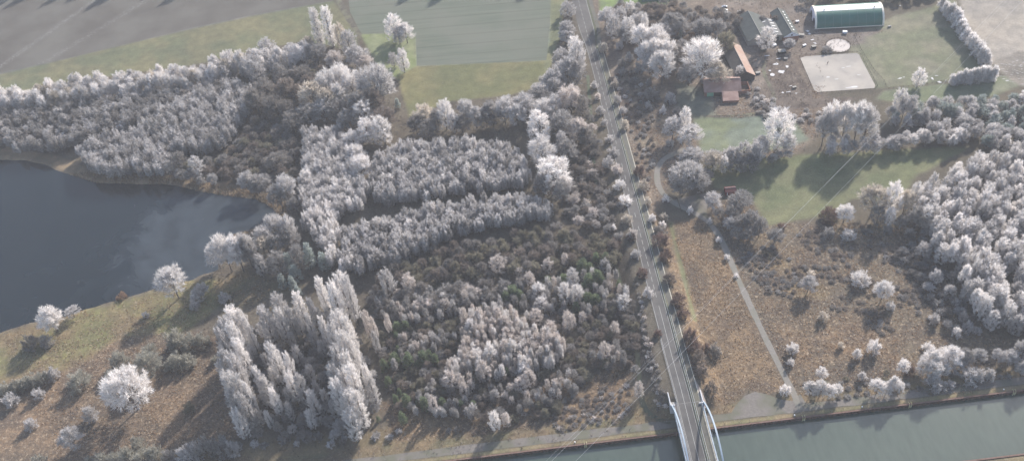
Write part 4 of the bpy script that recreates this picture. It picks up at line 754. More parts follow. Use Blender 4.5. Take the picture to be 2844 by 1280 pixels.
# ------------------------------------------------------------------ road, cycle path, markings
ASPH=surf('asphalt',(.085,.083,.081),(.112,.109,.106),.35,c3=(.072,.070,.070),s2=.06,rough=.85)
ASPH2=surf('cycle_asphalt',(.09,.09,.082),(.118,.115,.103),.4,c3=(.12,.118,.095),s2=.1)
PAINT=surf('white_paint',(.70,.70,.68),(.80,.80,.78),1.5); LINEP=surf('worn_road_paint',(.28,.28,.27),(.38,.38,.37),1.5)
RIME=surf('rimed_grass',(.40,.37,.28),(.56,.54,.48),.9)
VERGE=surf('verge',(.05,.055,.04),(.10,.11,.065),.7)
STEEL=surf('galvanised_steel',(.30,.31,.32),(.40,.41,.42),.6,rough=.45,metal=.3)
WSTEEL=surf('pale_steel',(.42,.43,.45),(.52,.53,.55),.3,rough=.45)
CONC=surf('concrete',(.38,.37,.35),(.48,.47,.45),.5,c3=(.33,.32,.30),s2=.2)
def off(i0,i1,o,dz):
    i=np.arange(i0,i1); oo=o if np.ndim(o) else np.full(len(i),o)
    return np.stack([cx[i]+nx[i]*oo,cy[i]+ny[i]*oo,cz[i]+dz],-1)
def strip(name,i0,i1,o0,o1,dz,mat,kind='structure'):
    A=off(i0,i1,o0,dz); B=off(i0,i1,o1,dz); n=len(A)
    F=[(i,n+i,n+i+1,i+1) for i in range(n-1)]
    o=mesh(name,np.r_[A,B],F,mat,smooth=True); o['kind']=kind; return o
iE=len(cx); iJ=int(np.argmin([abs(proj(cx[i],cy[i],cz[i])[1]-118) for i in range(iE)]))
iK=int(np.argmin([abs(proj(cx[i],cy[i],cz[i])[1]-60) for i in range(iE)]))
far=sm((np.arange(0,iE)-iJ+3)/8.0)
lo=-3.5-far*1.6; hi=3.5+far*2.6
strip('road',0,iE,lo,hi,.12,ASPH)
strip('verge',0,iJ,3.5,4.85,.11,VERGE)
strip('cycle_path',0,iJ+1,4.85,7.55,.125,ASPH2)
strip('side_road',iJ,iE,hi[iJ:],hi[iJ:]+1.6,.105,VERGE)
strip('cycle_path',iJ,iE,hi[iJ:]+1.6,hi[iJ:]+4.2,.12,ASPH2)
# marking: one painted marking system of the carriageway
mk=tag(empty('road_marking',(cx[iA],cy[iA],cz[iA])),None,None,None,'structure')
def mark(name,i0,i1,o0,o1,dz=.135):
    A=off(i0,i1,o0,dz); B=off(i0,i1,o1,dz); n=len(A); L_=np.array([cx[iA],cy[iA],cz[iA]])
    m_=mesh(name,np.r_[A,B]-L_,[(i,n+i,n+i+1,i+1) for i in range(n-1)],LINEP,mk)
mark('edge_line',0,iK,lo[:iK]+.32,lo[:iK]+.52); mark('edge_line',0,iJ-1,2.98,3.17)
mark('edge_line',iJ+2,iE,hi[iJ+2:]-.5,hi[iJ+2:]-.25)
ysol=float(np.interp(833,[proj(cx[i],cy[i],cz[i])[1] for i in range(iE-1,-1,-1)],list(range(iE-1,-1,-1))))
mark('centre_line',0,int(ysol),-.09,.12)
sd=ss; s=ss[int(ysol)]+2
send=ss[-1]
def at_s(s): return np.array([np.interp(s,ss,cx),np.interp(s,ss,cy),np.interp(s,ss,cz)]),np.array([np.interp(s,ss,nx),np.interp(s,ss,ny),0])
L_=np.array([cx[iA],cy[iA],cz[iA]]); k_=0
syA=s
while s<send-6 and k_<92:
    a,na=at_s(s); b,nb_=at_s(s+3.9)
    mesh('dash',[a-na*.1-L_+(0,0,.135),a+na*.12-L_+(0,0,.135),b+nb_*.12-L_+(0,0,.135),b-nb_*.1-L_+(0,0,.135)],[(0,1,2,3)],LINEP,mk)
    s+=12 if 50<s-syA<138 else 6; k_+=1
ke=strip('grass_kerb',0,iJ+1,7.6,7.95,.16,RIME)
strip('grass_kerb',14,iJ,4.72,4.86,.15,surf('kerb_grass',(.22,.22,.14),(.32,.31,.22),.8))
def railing(name,i0,i1,o,h,label,cat,step,group=None,top=.16,mat=STEEL,mid=True):
    e=empty(name,tuple(off(i0,i0+1,o,0)[0])); base=np.array(e.location)
    tag(e,label,cat,group)
    P=off(i0,i1,o,0)-base
    m=MB(); 
    for z_ in ([h] if not mid else [h,h*.55]): m.tube([p+(0,0,z_) for p in P],top/2 if z_==h else top/3,4)
    m.build('rail',mat,e)
    for i in range(0,len(P),step):
        m=MB(); p=P[i]; m.box(p[0]-.05,p[0]+.05,p[1]-.05,p[1]+.05,p[2]-.2,p[2]+h); m.build('post',mat,e)
    return e
railing('guard_rail',0,iJ-2,3.95,.75,'long steel guard rail between the carriageway and the cycle path','guard rail',1,top=.3,mid=False)
iL=int(np.argmin([abs(proj(cx[i],cy[i],cz[i])[1]-925) for i in range(iE)])); iM=int(np.argmin([abs(proj(cx[i],cy[i],cz[i])[1]-868) for i in range(iE)]))
railing('guard_rail',0,iL,-3.75,.75,'steel guard rail along the left edge of the road at the bridge','guard rail',1,top=.24,mid=False)
railing('railing',0,iM,4.75,1.1,'metal railing between road and cycle path running onto the bridge','railing',1,top=.14,mat=WSTEEL)
for o_,side in ((6.9,'right'),):
    pass
# delineator posts along the road
for k in range(9):
    i=iJ-2-k*6; 
    if i<iA+3: break
    m=MB(); p=off(i,i+1,4.35,0)[0]; m.box(p[0]-.09,p[0]+.09,p[1]-.09,p[1]+.09,p[2],p[2]+1.0); tag(m.build('marker_post',PAINT),'white marker post in the strip between road and cycle path','marker post','marker posts in the strip beside the road')
# ------------------------------------------------------------------ bridge
REND_J=surf('joint_steel',(.17,.165,.16),(.23,.22,.21),.5)
br=tag(empty('bridge',(cx[iA],cy[iA],0)),'tied arch road bridge with two pale blue steel arches over the canal','bridge'); B0=np.array(br.location)
iB=int(np.argmin(abs(cy-219))); 
DECKM=surf('deck_asphalt',(.14,.125,.12),(.175,.165,.155),.3)
BLUE=surf('bridge_paint',(.22,.28,.34),(.28,.345,.41),.3,rough=.4,spec=.5)
def prism(P,Q,z0,z1,name,mat,parent):    # slab between two edge lines
    n=len(P); V=[];
    for a in P: V+= [(a[0],a[1],z0)]
    for a in Q: V+= [(a[0],a[1],z0)]
    for a in P: V+= [(a[0],a[1],z1)]
    for a in Q: V+= [(a[0],a[1],z1)]
    F=[]
    for i in range(n-1):
        F+=[(i,i+1,n+i+1,n+i),(2*n+i,3*n+i,3*n+i+1,2*n+i+1),(i,2*n+i,2*n+i+1,i+1),(n+i,n+i+1,3*n+i+1,3*n+i)]
    F+=[(0,n,3*n,2*n),(n-1,3*n-1,4*n-1,2*n-1)]
    return mesh(name,V,F,mat,parent)
A=off(iB,iA+1,-5.5,0)-B0; Bq=off(iB,iA+1,8.3,0)-B0
prism(A,Bq,DECK-1.0,DECK+.05,'deck',DECKM,br)
for o0,o1 in ((-5.95,-5.52),(8.32,8.75)):
    prism(off(iB,iA+1,o0,0)-B0,off(iB,iA+1,o1,0)-B0,DECK-1.5,DECK+.45,'girder',BLUE,br)
for o_ in (-5.3,8.05):
    P=off(iB,iA+1,o_,0)-B0; m=MB(); m.tube([p+(0,0,1.15) for p in P],.09,4); m.tube([p+(0,0,.6) for p in P],.05,4)
    rl=m.build('parapet',WSTEEL,br)
    for i in range(0,len(P)):
        m=MB(); p=P[i]; m.box(p[0]-.05,p[0]+.05,p[1]-.05,p[1]+.05,DECK,DECK+1.15); m.build('post',WSTEEL,rl)
sA,sB=ss[iA],ss[iB]
for o_ in (-6.3,9.1):
    pts=[];
    for k in range(33):
        t=k/32; a,na=at_s(sA+(sB-sA)*t); h=11.0*4*t*(1-t); p=a+na*o_-B0; pts.append((p[0],p[1],DECK-.3+h))
    m=MB()
    # box-section arch rib
    n0=[]
    for i,p in enumerate(pts):
        w_=.36; d_=.5; n0.append([(p[0]-w_,p[1],p[2]-d_),(p[0]+w_,p[1],p[2]-d_),(p[0]+w_,p[1],p[2]+d_),(p[0]-w_,p[1],p[2]+d_)])
    V=[q for r4 in n0 for q in r4]; F=[]
    for i in range(len(n0)-1):
        for j in range(4): F.append((i*4+j,i*4+(j+1)%4,(i+1)*4+(j+1)%4,(i+1)*4+j))
    F+=[(3,2,1,0),tuple(len(V)-4+j for j in range(4))]
    ar=mesh('arch',V,F,BLUE,br)
    for k in range(3,30,3):
        p=pts[k]; m=MB(); m.tube([(p[0],p[1],DECK),(p[0],p[1],p[2])],.05,5); m.build('hanger',WSTEEL,ar)
for yy_ in (273.2,218.2):
    i=int(np.argmin(abs(cy-yy_))); a=off(i,i+1,-6.6,0)[0]-B0; b=off(i,i+1,9.4,0)[0]-B0
    m=MB(); s_=(1 if yy_>250 else -1); y0=a[1]+(.3 if s_>0 else -2.3); m.box(a[0],b[0],y0,y0+2,-.5,DECK-1.05 if s_>0 else DECK-1.05); m.build('abutment',CONC,br)
i=iA; a=off(i,i+1,-5.4,0)[0]-B0; b=off(i,i+1,8.2,0)[0]-B0
m=MB(); m.box(a[0],b[0],a[1]-.15,a[1]+.15,DECK+.06,DECK+.16); m.build('expansion_joint',REND_J,br)
def wall(pxs,zt,zb,name,mat,parent,th=.45):
    P=[np.array(G(*p,zt)) for p in pxs]; m=MB()
    for a,b in zip(P[:-1],P[1:]):
        d_=(b-a)/np.linalg.norm(b-a); n_=np.array([-d_[1],d_[0]])*th/2; a2=a-d_*th/2*.98; b2=b+d_*th/2*.98
        q=[a2-n_,a2+n_,b2+n_,b2-n_]; q=[(p[0]-B0[0],p[1]-B0[1]) for p in q]
        m.add([(p[0],p[1],zb) for p in q]+[(p[0],p[1],zt) for p in q],[(0,1,2,3),(7,6,5,4),(0,4,5,1),(1,5,6,2),(2,6,7,3),(3,7,4,0)])
    return m.build(name,mat,parent)
wall([(1854.7,1089),(1863.2,1123.6)],8.6,-.3,'wing_wall',WSTEEL,br); wall([(1864.5,1123.8),(1873.7,1123.6)],8.58,-.3,'wing_wall',WSTEEL,br)
wall([(1944.8,1082.8),(1953.4,1115)],8.6,-.3,'wing_wall',WSTEEL,br); wall([(1952,1116),(1943,1117.5)],8.58,-.3,'wing_wall',WSTEEL,br)
pv=MB(); 
a=off(iA+1,iA+2,7.9,0)[0]; 
strip('bridge_apron',iA-1,iA+5,7.6,np.array([10.2,10.2,9.9,9.2,8.4,7.8]),.14,surf('apron_paving',(.24,.20,.18),(.30,.26,.23),.5))
# ------------------------------------------------------------------ quay walls, ladders, lamps
RUST=surf('rusty_sheet_pile',(.055,.035,.03),(.11,.065,.05),.8)
def quay(y,s,name,label):
    V=[];xs=np.arange(-420,420,.6); pr_=[0,0,.35,.35]
    for i,x in enumerate(xs): dy=pr_[i%4]*s; V+=[(x,y-dy-.02*s,-3.2),(x,y-dy-.02*s,.12)]
    F=[(2*i,2*i+1,2*i+3,2*i+2) for i in range(len(xs)-1)]
    q=tag(mesh(name,V,F,RUST),label,'wall')
    m=MB(); m.box(-420,420,min(y-.45*s,y+.35*s),max(y-.45*s,y+.35*s),.13,.30); m.build('coping',surf('rusty_coping',(.12,.075,.06),(.18,.12,.10),.6),q)
    for x0,x1 in ((-4900,-420.2),(420.2,4900)):
        m=MB(); m.box(x0,x1,min(y,y-.3*s),max(y,y-.3*s),-3.2,.2); m.build('wall_panel',RUST,q)
quay(261.9,1,'quay_wall','dark rusty sheet pile wall along the far canal bank beside the towpath'); quay(228.1,-1,'quay_wall','sheet pile wall of the near canal bank in the bottom right corner')
YEL=surf('yellow_paint',(.50,.46,.26),(.60,.56,.34),1)
for px,py,lb in ((1626,1232,'yellowish quay ladder left of the bridge'),(2231,1157,'yellowish quay ladder right of the gravel clearing'),(2526,1119,'yellowish quay ladder midway along the right-hand quay'),(2814,1083,'yellowish quay ladder near the right edge')):
    x,_=G(px,py); e=tag(empty('quay_ladder',(x,261.4,0)),lb,'ladder')
    for sx_ in (-.55,.55):
        m=MB(); m.tube([(sx_,1.5,.2),(sx_,1.2,1.0),(sx_,.2,1.0),(sx_,-.25,.5),(sx_,-.3,-2.2)],.10,5); m.build('handrail',YEL,e)
    for k in range(6):
        m=MB(); m.tube([(-.5,-.3,.1-k*.35),(.5,-.3,.1-k*.35)],.05,4); m.build('rung',YEL,e)
for px,py,lb in ((2208,1159,'white-topped bollard left of the second quay ladder'),(2397,1138,'white-topped bollard midway along the right-hand quay'),(2788,1085,'white-topped bollard beside the last quay ladder'),(1598,1235,'white-topped bollard beside the ladder left of the bridge')):
    x,_=G(px,py); e=tag(empty('bollard',(x,263.3,0)),lb,'bollard'); m=MB(); m.tube([(0,0,-.1),(0,0,.7)],[.28,.24],8); m.build('post',CONC,e); m=MB(); m.tube([(0,0,.72),(0,0,.95)],[.36,.30],8); m.build('cap',PAINT,e)
# ------------------------------------------------------------------ power lines and pole
WIRE=surf('wire',(.45,.45,.46),(.55,.55,.56),.2,rough=.4)
for (p,q,zc,lb) in (((2790,0),(1537,1280),27,'pale overhead wire crossing the picture from top right, left of the other two'),((2842,0),(1604,1280),27,'pale overhead wire right of the left-hand one crossing the road above the bridge'),((2860,60),(1520,1310),34,'faint third overhead wire close to the left-hand one')):
    if zc==34: p=(2800,0); q=(1522,1280)
    a=np.array((*G(*p,zc),zc)); b=np.array((*G(*q,zc),zc)); dd=b-a; a2=a-dd*.35; b2=b+dd*.2
    m=MB(); pts=[]
    for k in range(41):
        t=k/40; p_=a2+(b2-a2)*t; pts.append((p_[0],p_[1],zc+ (4*(t-.5)**2-.25)*5))
    m.tube(pts,.038 if zc==27 else .022,4); tag(m.build('power_line',WIRE),lb,'power line')
WOOD=surf('dark_wood',(.05,.045,.04),(.09,.08,.07),1)
bx,by,bz=T(1893/K,586/K); tx_,ty_=G(1880,547,11.5); e=tag(empty('utility_pole',(bx,by,bz)),'dark leaning wooden pole at the edge of the gravel path','pole')
m=MB(); m.tube([(0,0,-.5),(tx_-bx,ty_-by,11.5)],[.24,.16],7); m.build('shaft',WOOD,e); m=MB(); m.tube([(tx_-bx-.9,ty_-by,11.2),(tx_-bx+.9,ty_-by,11.2)],.09,4); m.build('crossarm',WOOD,e)
# ------------------------------------------------------------------ buildings
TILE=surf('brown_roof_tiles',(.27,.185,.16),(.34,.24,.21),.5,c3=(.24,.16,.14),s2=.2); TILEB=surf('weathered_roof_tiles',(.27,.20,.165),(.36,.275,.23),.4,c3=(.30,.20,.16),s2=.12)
SLATE=surf('grey_green_roof',(.062,.072,.070),(.095,.105,.10),.3); SLATE2=surf('grey_shed_roof',(.12,.125,.125),(.17,.172,.17),.3)
WHITE=surf('white_boards',(.70,.71,.75),(.78,.79,.82),.5); BRICK=surf('brick',(.24,.13,.095),(.31,.18,.135),.8); DARK=surf('dark_interior',(.012,.013,.015),(.02,.02,.022),1)
REND=surf('grey_render',(.26,.25,.23),(.34,.33,.30),.5)
def gable(name,label,r0,r1,rh,eh,hw,roof,wallm,ov=.4,gtop=None,wr=None):
    a=np.array(G(*r0,rh)); b=np.array(G(*r1,rh)); c_=(a+b)/2; L=np.linalg.norm(b-a)/2; ang=math.atan2((b-a)[1],(b-a)[0]); wr=wr or hw
    e=empty(name,(c_[0],c_[1],0),ang); tag(e,label,'barn' if 'barn' in name else name.replace('_',' '))
    m=MB(); X0,X1=-L+ov,L-ov
    m.add([(X0,-wr+ov,-.2),(X1,-wr+ov,-.2),(X1,hw-ov,-.2),(X0,hw-ov,-.2),(X0,-wr+ov,eh-.2),(X1,-wr+ov,eh-.2),(X1,hw-ov,eh-.2),(X0,hw-ov,eh-.2),(X0,0,rh-.35),(X1,0,rh-.35)],
          [(0,1,5,4),(2,3,7,6),(1,2,6,9,5),(3,0,4,8,7)])
    m.build('wall',wallm,e)
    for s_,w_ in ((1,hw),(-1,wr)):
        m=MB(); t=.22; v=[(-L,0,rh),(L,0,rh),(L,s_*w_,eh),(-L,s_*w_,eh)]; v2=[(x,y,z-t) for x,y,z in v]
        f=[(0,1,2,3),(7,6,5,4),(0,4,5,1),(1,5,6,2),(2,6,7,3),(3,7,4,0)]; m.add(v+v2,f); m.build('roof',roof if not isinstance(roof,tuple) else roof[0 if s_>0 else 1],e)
    m=MB(); m.tube([(-L,0,rh+.05),(L,0,rh+.05)],.16,5); m.build('ridge_cap',REND,e)
    return e,L
eB,LB=gable('barn','long barn with one brown sunlit tiled roof slope, behind the red roofed barn',(2031,116),(2073,199),8,3.6,6.8,(TILEB,surf('shaded_slope_tiles',(.085,.08,.075),(.12,.11,.10),.4)),WOOD)  # left slope gets darker tiles, its shade put into the colour
for k in range(4):
    m=MB(); x=-LB+6+k*LB/2.4; m.box(x,x+2.2,-6.55,-6.05,0,2.6); m.build('door',WOOD,eB)
eA,LA=gable('barn','broad brown roofed barn with a green sheet under its front eaves',(1953,222),(2057,217),8,3.6,8.6,TILE,BRICK,wr=8.6)
# front wing, green sheet and dark opening (local x runs to the right, front is -y)
m=MB(); x0,x1=-LA+11.5,LA-2.5; f=[(0,1,2,3),(7,6,5,4),(0,4,5,1),(1,5,6,2),(2,6,7,3),(3,7,4,0)]
v=[(x0,-8.2,3.75),(x1,-8.2,3.75),(x1,-16.5,2.0),(x0,-16.5,2.0)]; m.add(v+[(x,y,z-.22) for x,y,z in v],f); m.build('wing_roof',TILE,eA)
m=MB(); m.box(x0+.4,x1-.4,-16.1,-8.3,-.2,1.85); m.build('wing_wall',BRICK,eA)
m=MB(); m.box(-LA+2,-LA+6.3,-8.42,-8.22,.1,3.2); m.build('green_sheet',surf('green_sheet',(.18,.36,.24),(.24,.42,.30),.6),eA)
m=MB(); m.box(-LA+6.6,-LA+11.3,-8.40,-8.22,0,3.1); m.build('doorway',DARK,eA)  # solid dark panel, the barn's unlit inside put into its colour
x,y=G(2067,248); e=tag(empty('walled_yard',(x,y,0),R(-3)),'small roofless brick walled yard at the right end of the red roofed barn','walled yard')
for b_ in ((-3,3,-5,-4.7),(-3,3,4.7,5),(-3,-2.7,-4.69,4.69),(2.7,3,-4.69,4.69)):
    m=MB(); m.box(*b_,-.2,2.6); m.build('wall',BRICK,e)
eC,LC=gable('barn','large barn with a plain dark grey-green roof, leftmost at the top',(2077,30),(2113,97),8.5,4,8.8,(SLATE,SLATE),REND,wr=8.8)
eE,LE=gable('barn','long barn with a grey-green roof ending in a white gable over brick',(2160,22),(2200.5,91),7.5,4.2,5.6,SLATE,BRICK)
eD,LD=gable('barn','low grey shed roof with short white skylights beside the white gabled barn',(2129,50),(2153,97),5.6,4.0,6.0,SLATE2,REND)
def panel(e,L,side,u,w_,hw,rh,eh,v0,v1,mat,name,dz=.06):
    s_=side; P=[]
    for (uu,vv) in ((u,v0),(u+w_,v0),(u+w_,v1),(u,v1)): P.append((uu,s_*hw*vv,rh+(eh-rh)*vv+dz))
    m=MB(); m.add(P+[(x,y,z-.05) for x,y,z in P],[(0,1,2,3),(7,6,5,4),(0,4,5,1),(1,5,6,2),(2,6,7,3),(3,7,4,0)]); m.build(name,mat,e)
# which side faces left in the picture: local +y of a ridge that runs towards the viewer points right
for k in range(7): panel(eE,LE,1,-LE+3+k*LE/4.2,1.5,5.6,7.5,4.2,.45,.62,PAINT,'skylight')
for k in range(5): panel(eD,LD,1,-LD+2.5+k*LD/3.0,.8,6,5.6,4,.15,.6,PAINT,'skylight')
for k in range(2): panel(eD,LD,-1,-LD+3+k*LD/1.5,.8,6,5.6,4,.3,.75,PAINT,'skylight')
m=MB(); m.add([(LE-.36,-5.2,4.0),(LE-.36,5.2,4.0),(LE-.36,0,7.1),(LE-.20,-5.2,4.0),(LE-.20,5.2,4.0),(LE-.20,0,7.1)],[(0,2,1),(3,4,5),(0,1,4,3),(1,2,5,4),(2,0,3,5)]); gg=m.build('white_gable',WHITE,eE)
m=MB(); m.box(LE-.19,LE-.12,-.5,.6,4.7,5.8); m.build('window',DARK,gg)
for s_ in (-1,1):
    m=MB(); m.tube([(LE+.05,0,7.6),(LE+.05,s_*5.8,4.2)],.2,4); m.build('barge_board',WHITE,eE)
m=MB(); m.box(LE-.38,LE-.30,-3.5,-1.2,0,2.6); m.build('door',DARK,eE)
m=MB(); m.box(LD-.35,LD-.25,-4,3,.1,3.2); m.build('doorway',DARK,eD)  # dark panel on the wall, colour stands for the unlit inside
hx,hy=G(2013,524,3.4); 
eH,LH=gable('hut','small dark red hut at the lower left corner of the right-hand meadow',(2013,523),(2044,520),3.6,2.4,2.6,surf('dark_red_felt',(.10,.045,.045),(.14,.06,.06),.8),surf('red_boards',(.14,.03,.03),(.20,.05,.05),1),.2)
m=MB(); m.box(-LH+.9,-LH+1.5,-2.55,-2.4,.2,2.1); m.build('door',WHITE,eH)
# glasshouse at the very top
x0,y0=G(1784,6); x1,y1=G(1884,-2); e=tag(empty('greenhouse',(x0,y0,0),math.atan2(y1-y0,x1-x0)),'long white-roofed greenhouse cut off by the top edge','greenhouse'); L=math.hypot(x1-x0,y1-y0)
GL=surf('white_glass',(.55,.58,.62),(.66,.68,.72),.4,rough=.3); GRN=surf('green_glass',(.14,.22,.20),(.20,.28,.25),.3,rough=.3)
m=MB(); m.box(0,L,0,9,-.1,2.2); m.build('wall',GRN,e)
m=MB(); m.add([(-.2,-.2,2.22),(L+.2,-.2,2.22),(L+.2,4.5,4.2),(-.2,4.5,4.2),(L+.2,9.2,2.22),(-.2,9.2,2.22)],[(0,1,2,3),(3,2,4,5),(0,3,5),(1,4,2),(0,5,4,1)]); m.build('roof',GL,e)
# tunnel riding hall
hc=np.array([258.2,590.5]); ang=math.atan2(-6,48); e=tag(empty('riding_hall',(hc[0],hc[1],0),ang),'long arched tunnel hall with dark green sides, white ridge and open white end','hall')
Lh,Wh,Hh=24.0,11.6,9.6
GREEN=surf('green_tarpaulin',(.02,.105,.085),(.03,.135,.11),.2,rough=.5,spec=.4); CREAM=surf('cream_trim',(.70,.66,.55),(.80,.76,.66),.5); WTARP=surf('white_tarpaulin',(.72,.72,.70),(.82,.82,.80),.3,rough=.5)
def arcp(a,k=1.0): return (-Wh*k*math.cos(a),Hh*k*math.sin(a))
def shell(name,x0,x1,a0,a1,k,mat,n=14,parent=e):
    V=[];F=[]
    for i in range(n+1):
        a=a0+(a1-a0)*i/n; y,z=arcp(a,k); y2,z2=arcp(a,k-.012); V+=[(x0,y,z),(x1,y,z),(x0,y2,z2),(x1,y2,z2)]
    for i in range(n):
        b=4*i; F+=[(b,b+1,b+5,b+4),(b+2,b+6,b+7,b+3),(b,b+4,b+6,b+2),(b+1,b+3,b+7,b+5)]
    F+=[(0,2,3,1),(4*n,4*n+1,4*n+3,4*n+2)]
    return mesh(name,V,F,mat,parent,smooth=False)
q0=R(73)
shell('side_sheet',-Lh+1.2,Lh-1.2,R(2),q0,1,GREEN); shell('side_sheet',-Lh+1.2,Lh-1.2,PI-q0,PI-R(2),1,GREEN)
shell('ridge_sheet',-Lh+1.2,Lh-1.2,q0+.004,PI-q0-.004,1.004,WTARP)
shell('end_trim',-Lh,-Lh+1.25,0,PI,1.015,CREAM,26); shell('end_trim',Lh-1.25,Lh,0,PI,1.015,CREAM,26)
for k in range(1,8):
    x=-Lh+1.2+(2*Lh-2.4)*k/8; shell('rib',x-.06,x+.06,0,PI,1.008,surf('rib_green',(.12,.22,.20),(.16,.27,.25),.5) if k==1 else bpy.data.materials['rib_green'],22)
for s_ in (-1,1):
    m=MB(); m.box(-Lh,Lh,s_*Wh-.25,s_*Wh+.25,0,.55); m.build('base_beam',CREAM,e)
V=[];n=24
for i in range(n+1): y,z=arcp(PI*i/n,.985); V.append((-Lh+.35,y,z))
m=MB(); m.add(V+[(-Lh+.6,y,z) for _,y,z in V],[tuple(range(n+1))[::-1],tuple(range(n+1,2*n+2))]+[(i,i+1,n+2+i,n+1+i) for i in range(n)]); ew=m.build('end_wall',surf('pale_end_wall',(.56,.57,.66),(.64,.65,.73),.4),e)
m=MB(); m.add([(Lh-.35+0*x,y,z) for x,y,z in V]+[(Lh-.6,y,z) for _,y,z in V],[tuple(range(n+1)),tuple(range(n+1,2*n+2))[::-1]]+[(i,i+1,n+2+i,n+1+i) for i in range(n)]); m.build('end_wall',bpy.data.materials['pale_end_wall'],e)
for yc,rw,rh_ in ((-5.0,3.4,4.6),(5.6,3.2,4.4)):
    V=[(-Lh+.33,yc+rw*math.cos(PI*i/12),max(.02,rh_*math.sin(PI*i/12)**.7)) for i in range(13)]
    m=MB(); m.add(V+[(x-.05,y,z) for x,y,z in V],[tuple(range(13)),tuple(range(13,26))[::-1]]+[(i,13+i,14+i,i+1) for i in range(12)]); m.build('doorway',DARK,ew)  # flat dark arch on a solid wall, the hall's inner shade painted
for xv in (-Lh+7,Lh-6):
    y,z=arcp(R(80),1.01); m=MB(); m.tube([(xv,y,z-.1),(xv,y,z+.7)],.35,8); m.build('vent',DARK,e)
# ------------------------------------------------------------------ riding ring and round pen
sheet('riding_ring',AR,SAND,.08)
def fence(name,pts,label,hh=1.2,step=3.0,mat=None):
    mat=mat or WOOD; P=[np.array(p) for p in pts]; e=tag(empty(name,(P[0][0],P[0][1],0)),label,'fence'); m=MB(); o=P[0]
    ln=0
    for a,b in zip(P[:-1],P[1:]):
        for z_ in (hh*.5,hh*.95): m.tube([(*(a-o),z_),(*(b-o),z_)],.05,4)
    m.build('rail',mat,e); cnt=0
    for a,b in zip(P[:-1],P[1:]):
        n=max(1,int(np.linalg.norm(b-a)/step))
        for i in range(n):
            if cnt>95: break
            p=a+(b-a)*i/n-o; m=MB(); m.box(p[0]-.07,p[0]+.07,p[1]-.07,p[1]+.07,-.1,hh); m.build('post',mat,e); cnt+=1
    return e
ring=[G(*p) for p in [(2220,160),(2238,155),(2380,146),(2390,152),(2437,240),(2430,249),(2270,260),(2258,252),(2220,160)]]
fence('ring_fence',ring,'low post and rail fence round the sandy riding ring')
fence('paddock_fence',[G(*p) for p in [(2372,100),(2392,140),(2430,200),(2455,225),(2464,247)]],'fence along the ditch between the riding ring and the paddock')
fence('paddock_fence',[G(*p) for p in [(2468,247),(2550,238),(2640,224),(2700,218),(2760,214)]],'fence along the lower edge of the paddock with the lone slender tree')
fence('lawn_fence',[G(*p) for p in [(1985,325),(2040,326),(2090,322),(2130,312),(2153,297)]],'fence along the farm track above the farm lawn')
pcx,pcy=G(2328,127); sheet('round_pen_sand',[(pcx+8*math.cos(t*PI/16),pcy+8*math.sin(t*PI/16)) for t in range(32)],surf('pen_sand',(.44,.40,.37),(.52,.48,.45),.3),.07)
fence('pen_fence',[(pcx+8.4*math.cos(t*PI/12),pcy+8.4*math.sin(t*PI/12)) for t in range(25)],'round fence of the small circular pen above the riding ring')
# ------------------------------------------------------------------ cars
def car(px,py,rz,colr,label):
    x,y=G(px,py); e=tag(empty('parked_car',(x,y,0.02),rz),label,'car','cars parked at the top of the farm drive')
    m=MB(); L2,W2=2.15,.87
    prof=[(-L2,.35),(-L2,.75),(-L2+.15,.95),(-1.2,.98),(-.75,1.42),(.75,1.45),(1.15,1.0),(L2-.1,.85),(L2,.6),(L2,.35)]
    V=[(a,-W2,b) for a,b in prof]+[(a,W2,b) for a,b in prof]; n=len(prof)
    for i,(a,b) in enumerate(prof):
        if b>1.2: V[i]=(a,-W2+.16,b); V[n+i]=(a,W2-.16,b)
    mesh('body',V,[tuple(range(n)),tuple(range(n,2*n))[::-1]]+[(i,n+i,n+(i+1)%n,(i+1)%n) for i in range(n)],surf('car_paint_'+label.split()[0],colr,colr,1,rough=.3,spec=.5),e)
    for s_ in (-1,1):
        m=MB(); m.add([(-1.1,s_*(W2-.02),1.0),(1.05,s_*(W2-.02),1.0),(.7,s_*(W2-.13),1.38),(-.72,s_*(W2-.13),1.38)],[(0,1,2,3)]); m.build('side_window',DARK,e)
        for xx in (-1.3,1.35):
            m=MB(); m.tube([(xx,s_*(W2-.2),.32),(xx,s_*(W2+.02),.32)],.32,10); m.build('wheel',DARK,e)
    m=MB(); m.add([(.80,-.66,1.44),(.80,.66,1.44),(1.16,.75,1.03),(1.16,-.75,1.03)],[(0,1,2,3)]); m.build('windscreen',DARK,e)
for a in ((2012,21,R(-5),(.30,.33,.38),'grey blue car parked at the top of the row of four'),(2013,31,R(-4),(.62,.60,.52),'beige car parked second from the top of the row of four'),(2014,37.5,R(-4),(.80,.81,.82),'white car parked third from the top of the row of four'),(2021,45,R(12),(.66,.64,.56),'pale car parked askew at the bottom of the row of four'),(2056,34.5,R(-2),(.74,.73,.70),'cream car parked alone beside the large dark barn roof')): car(*a)
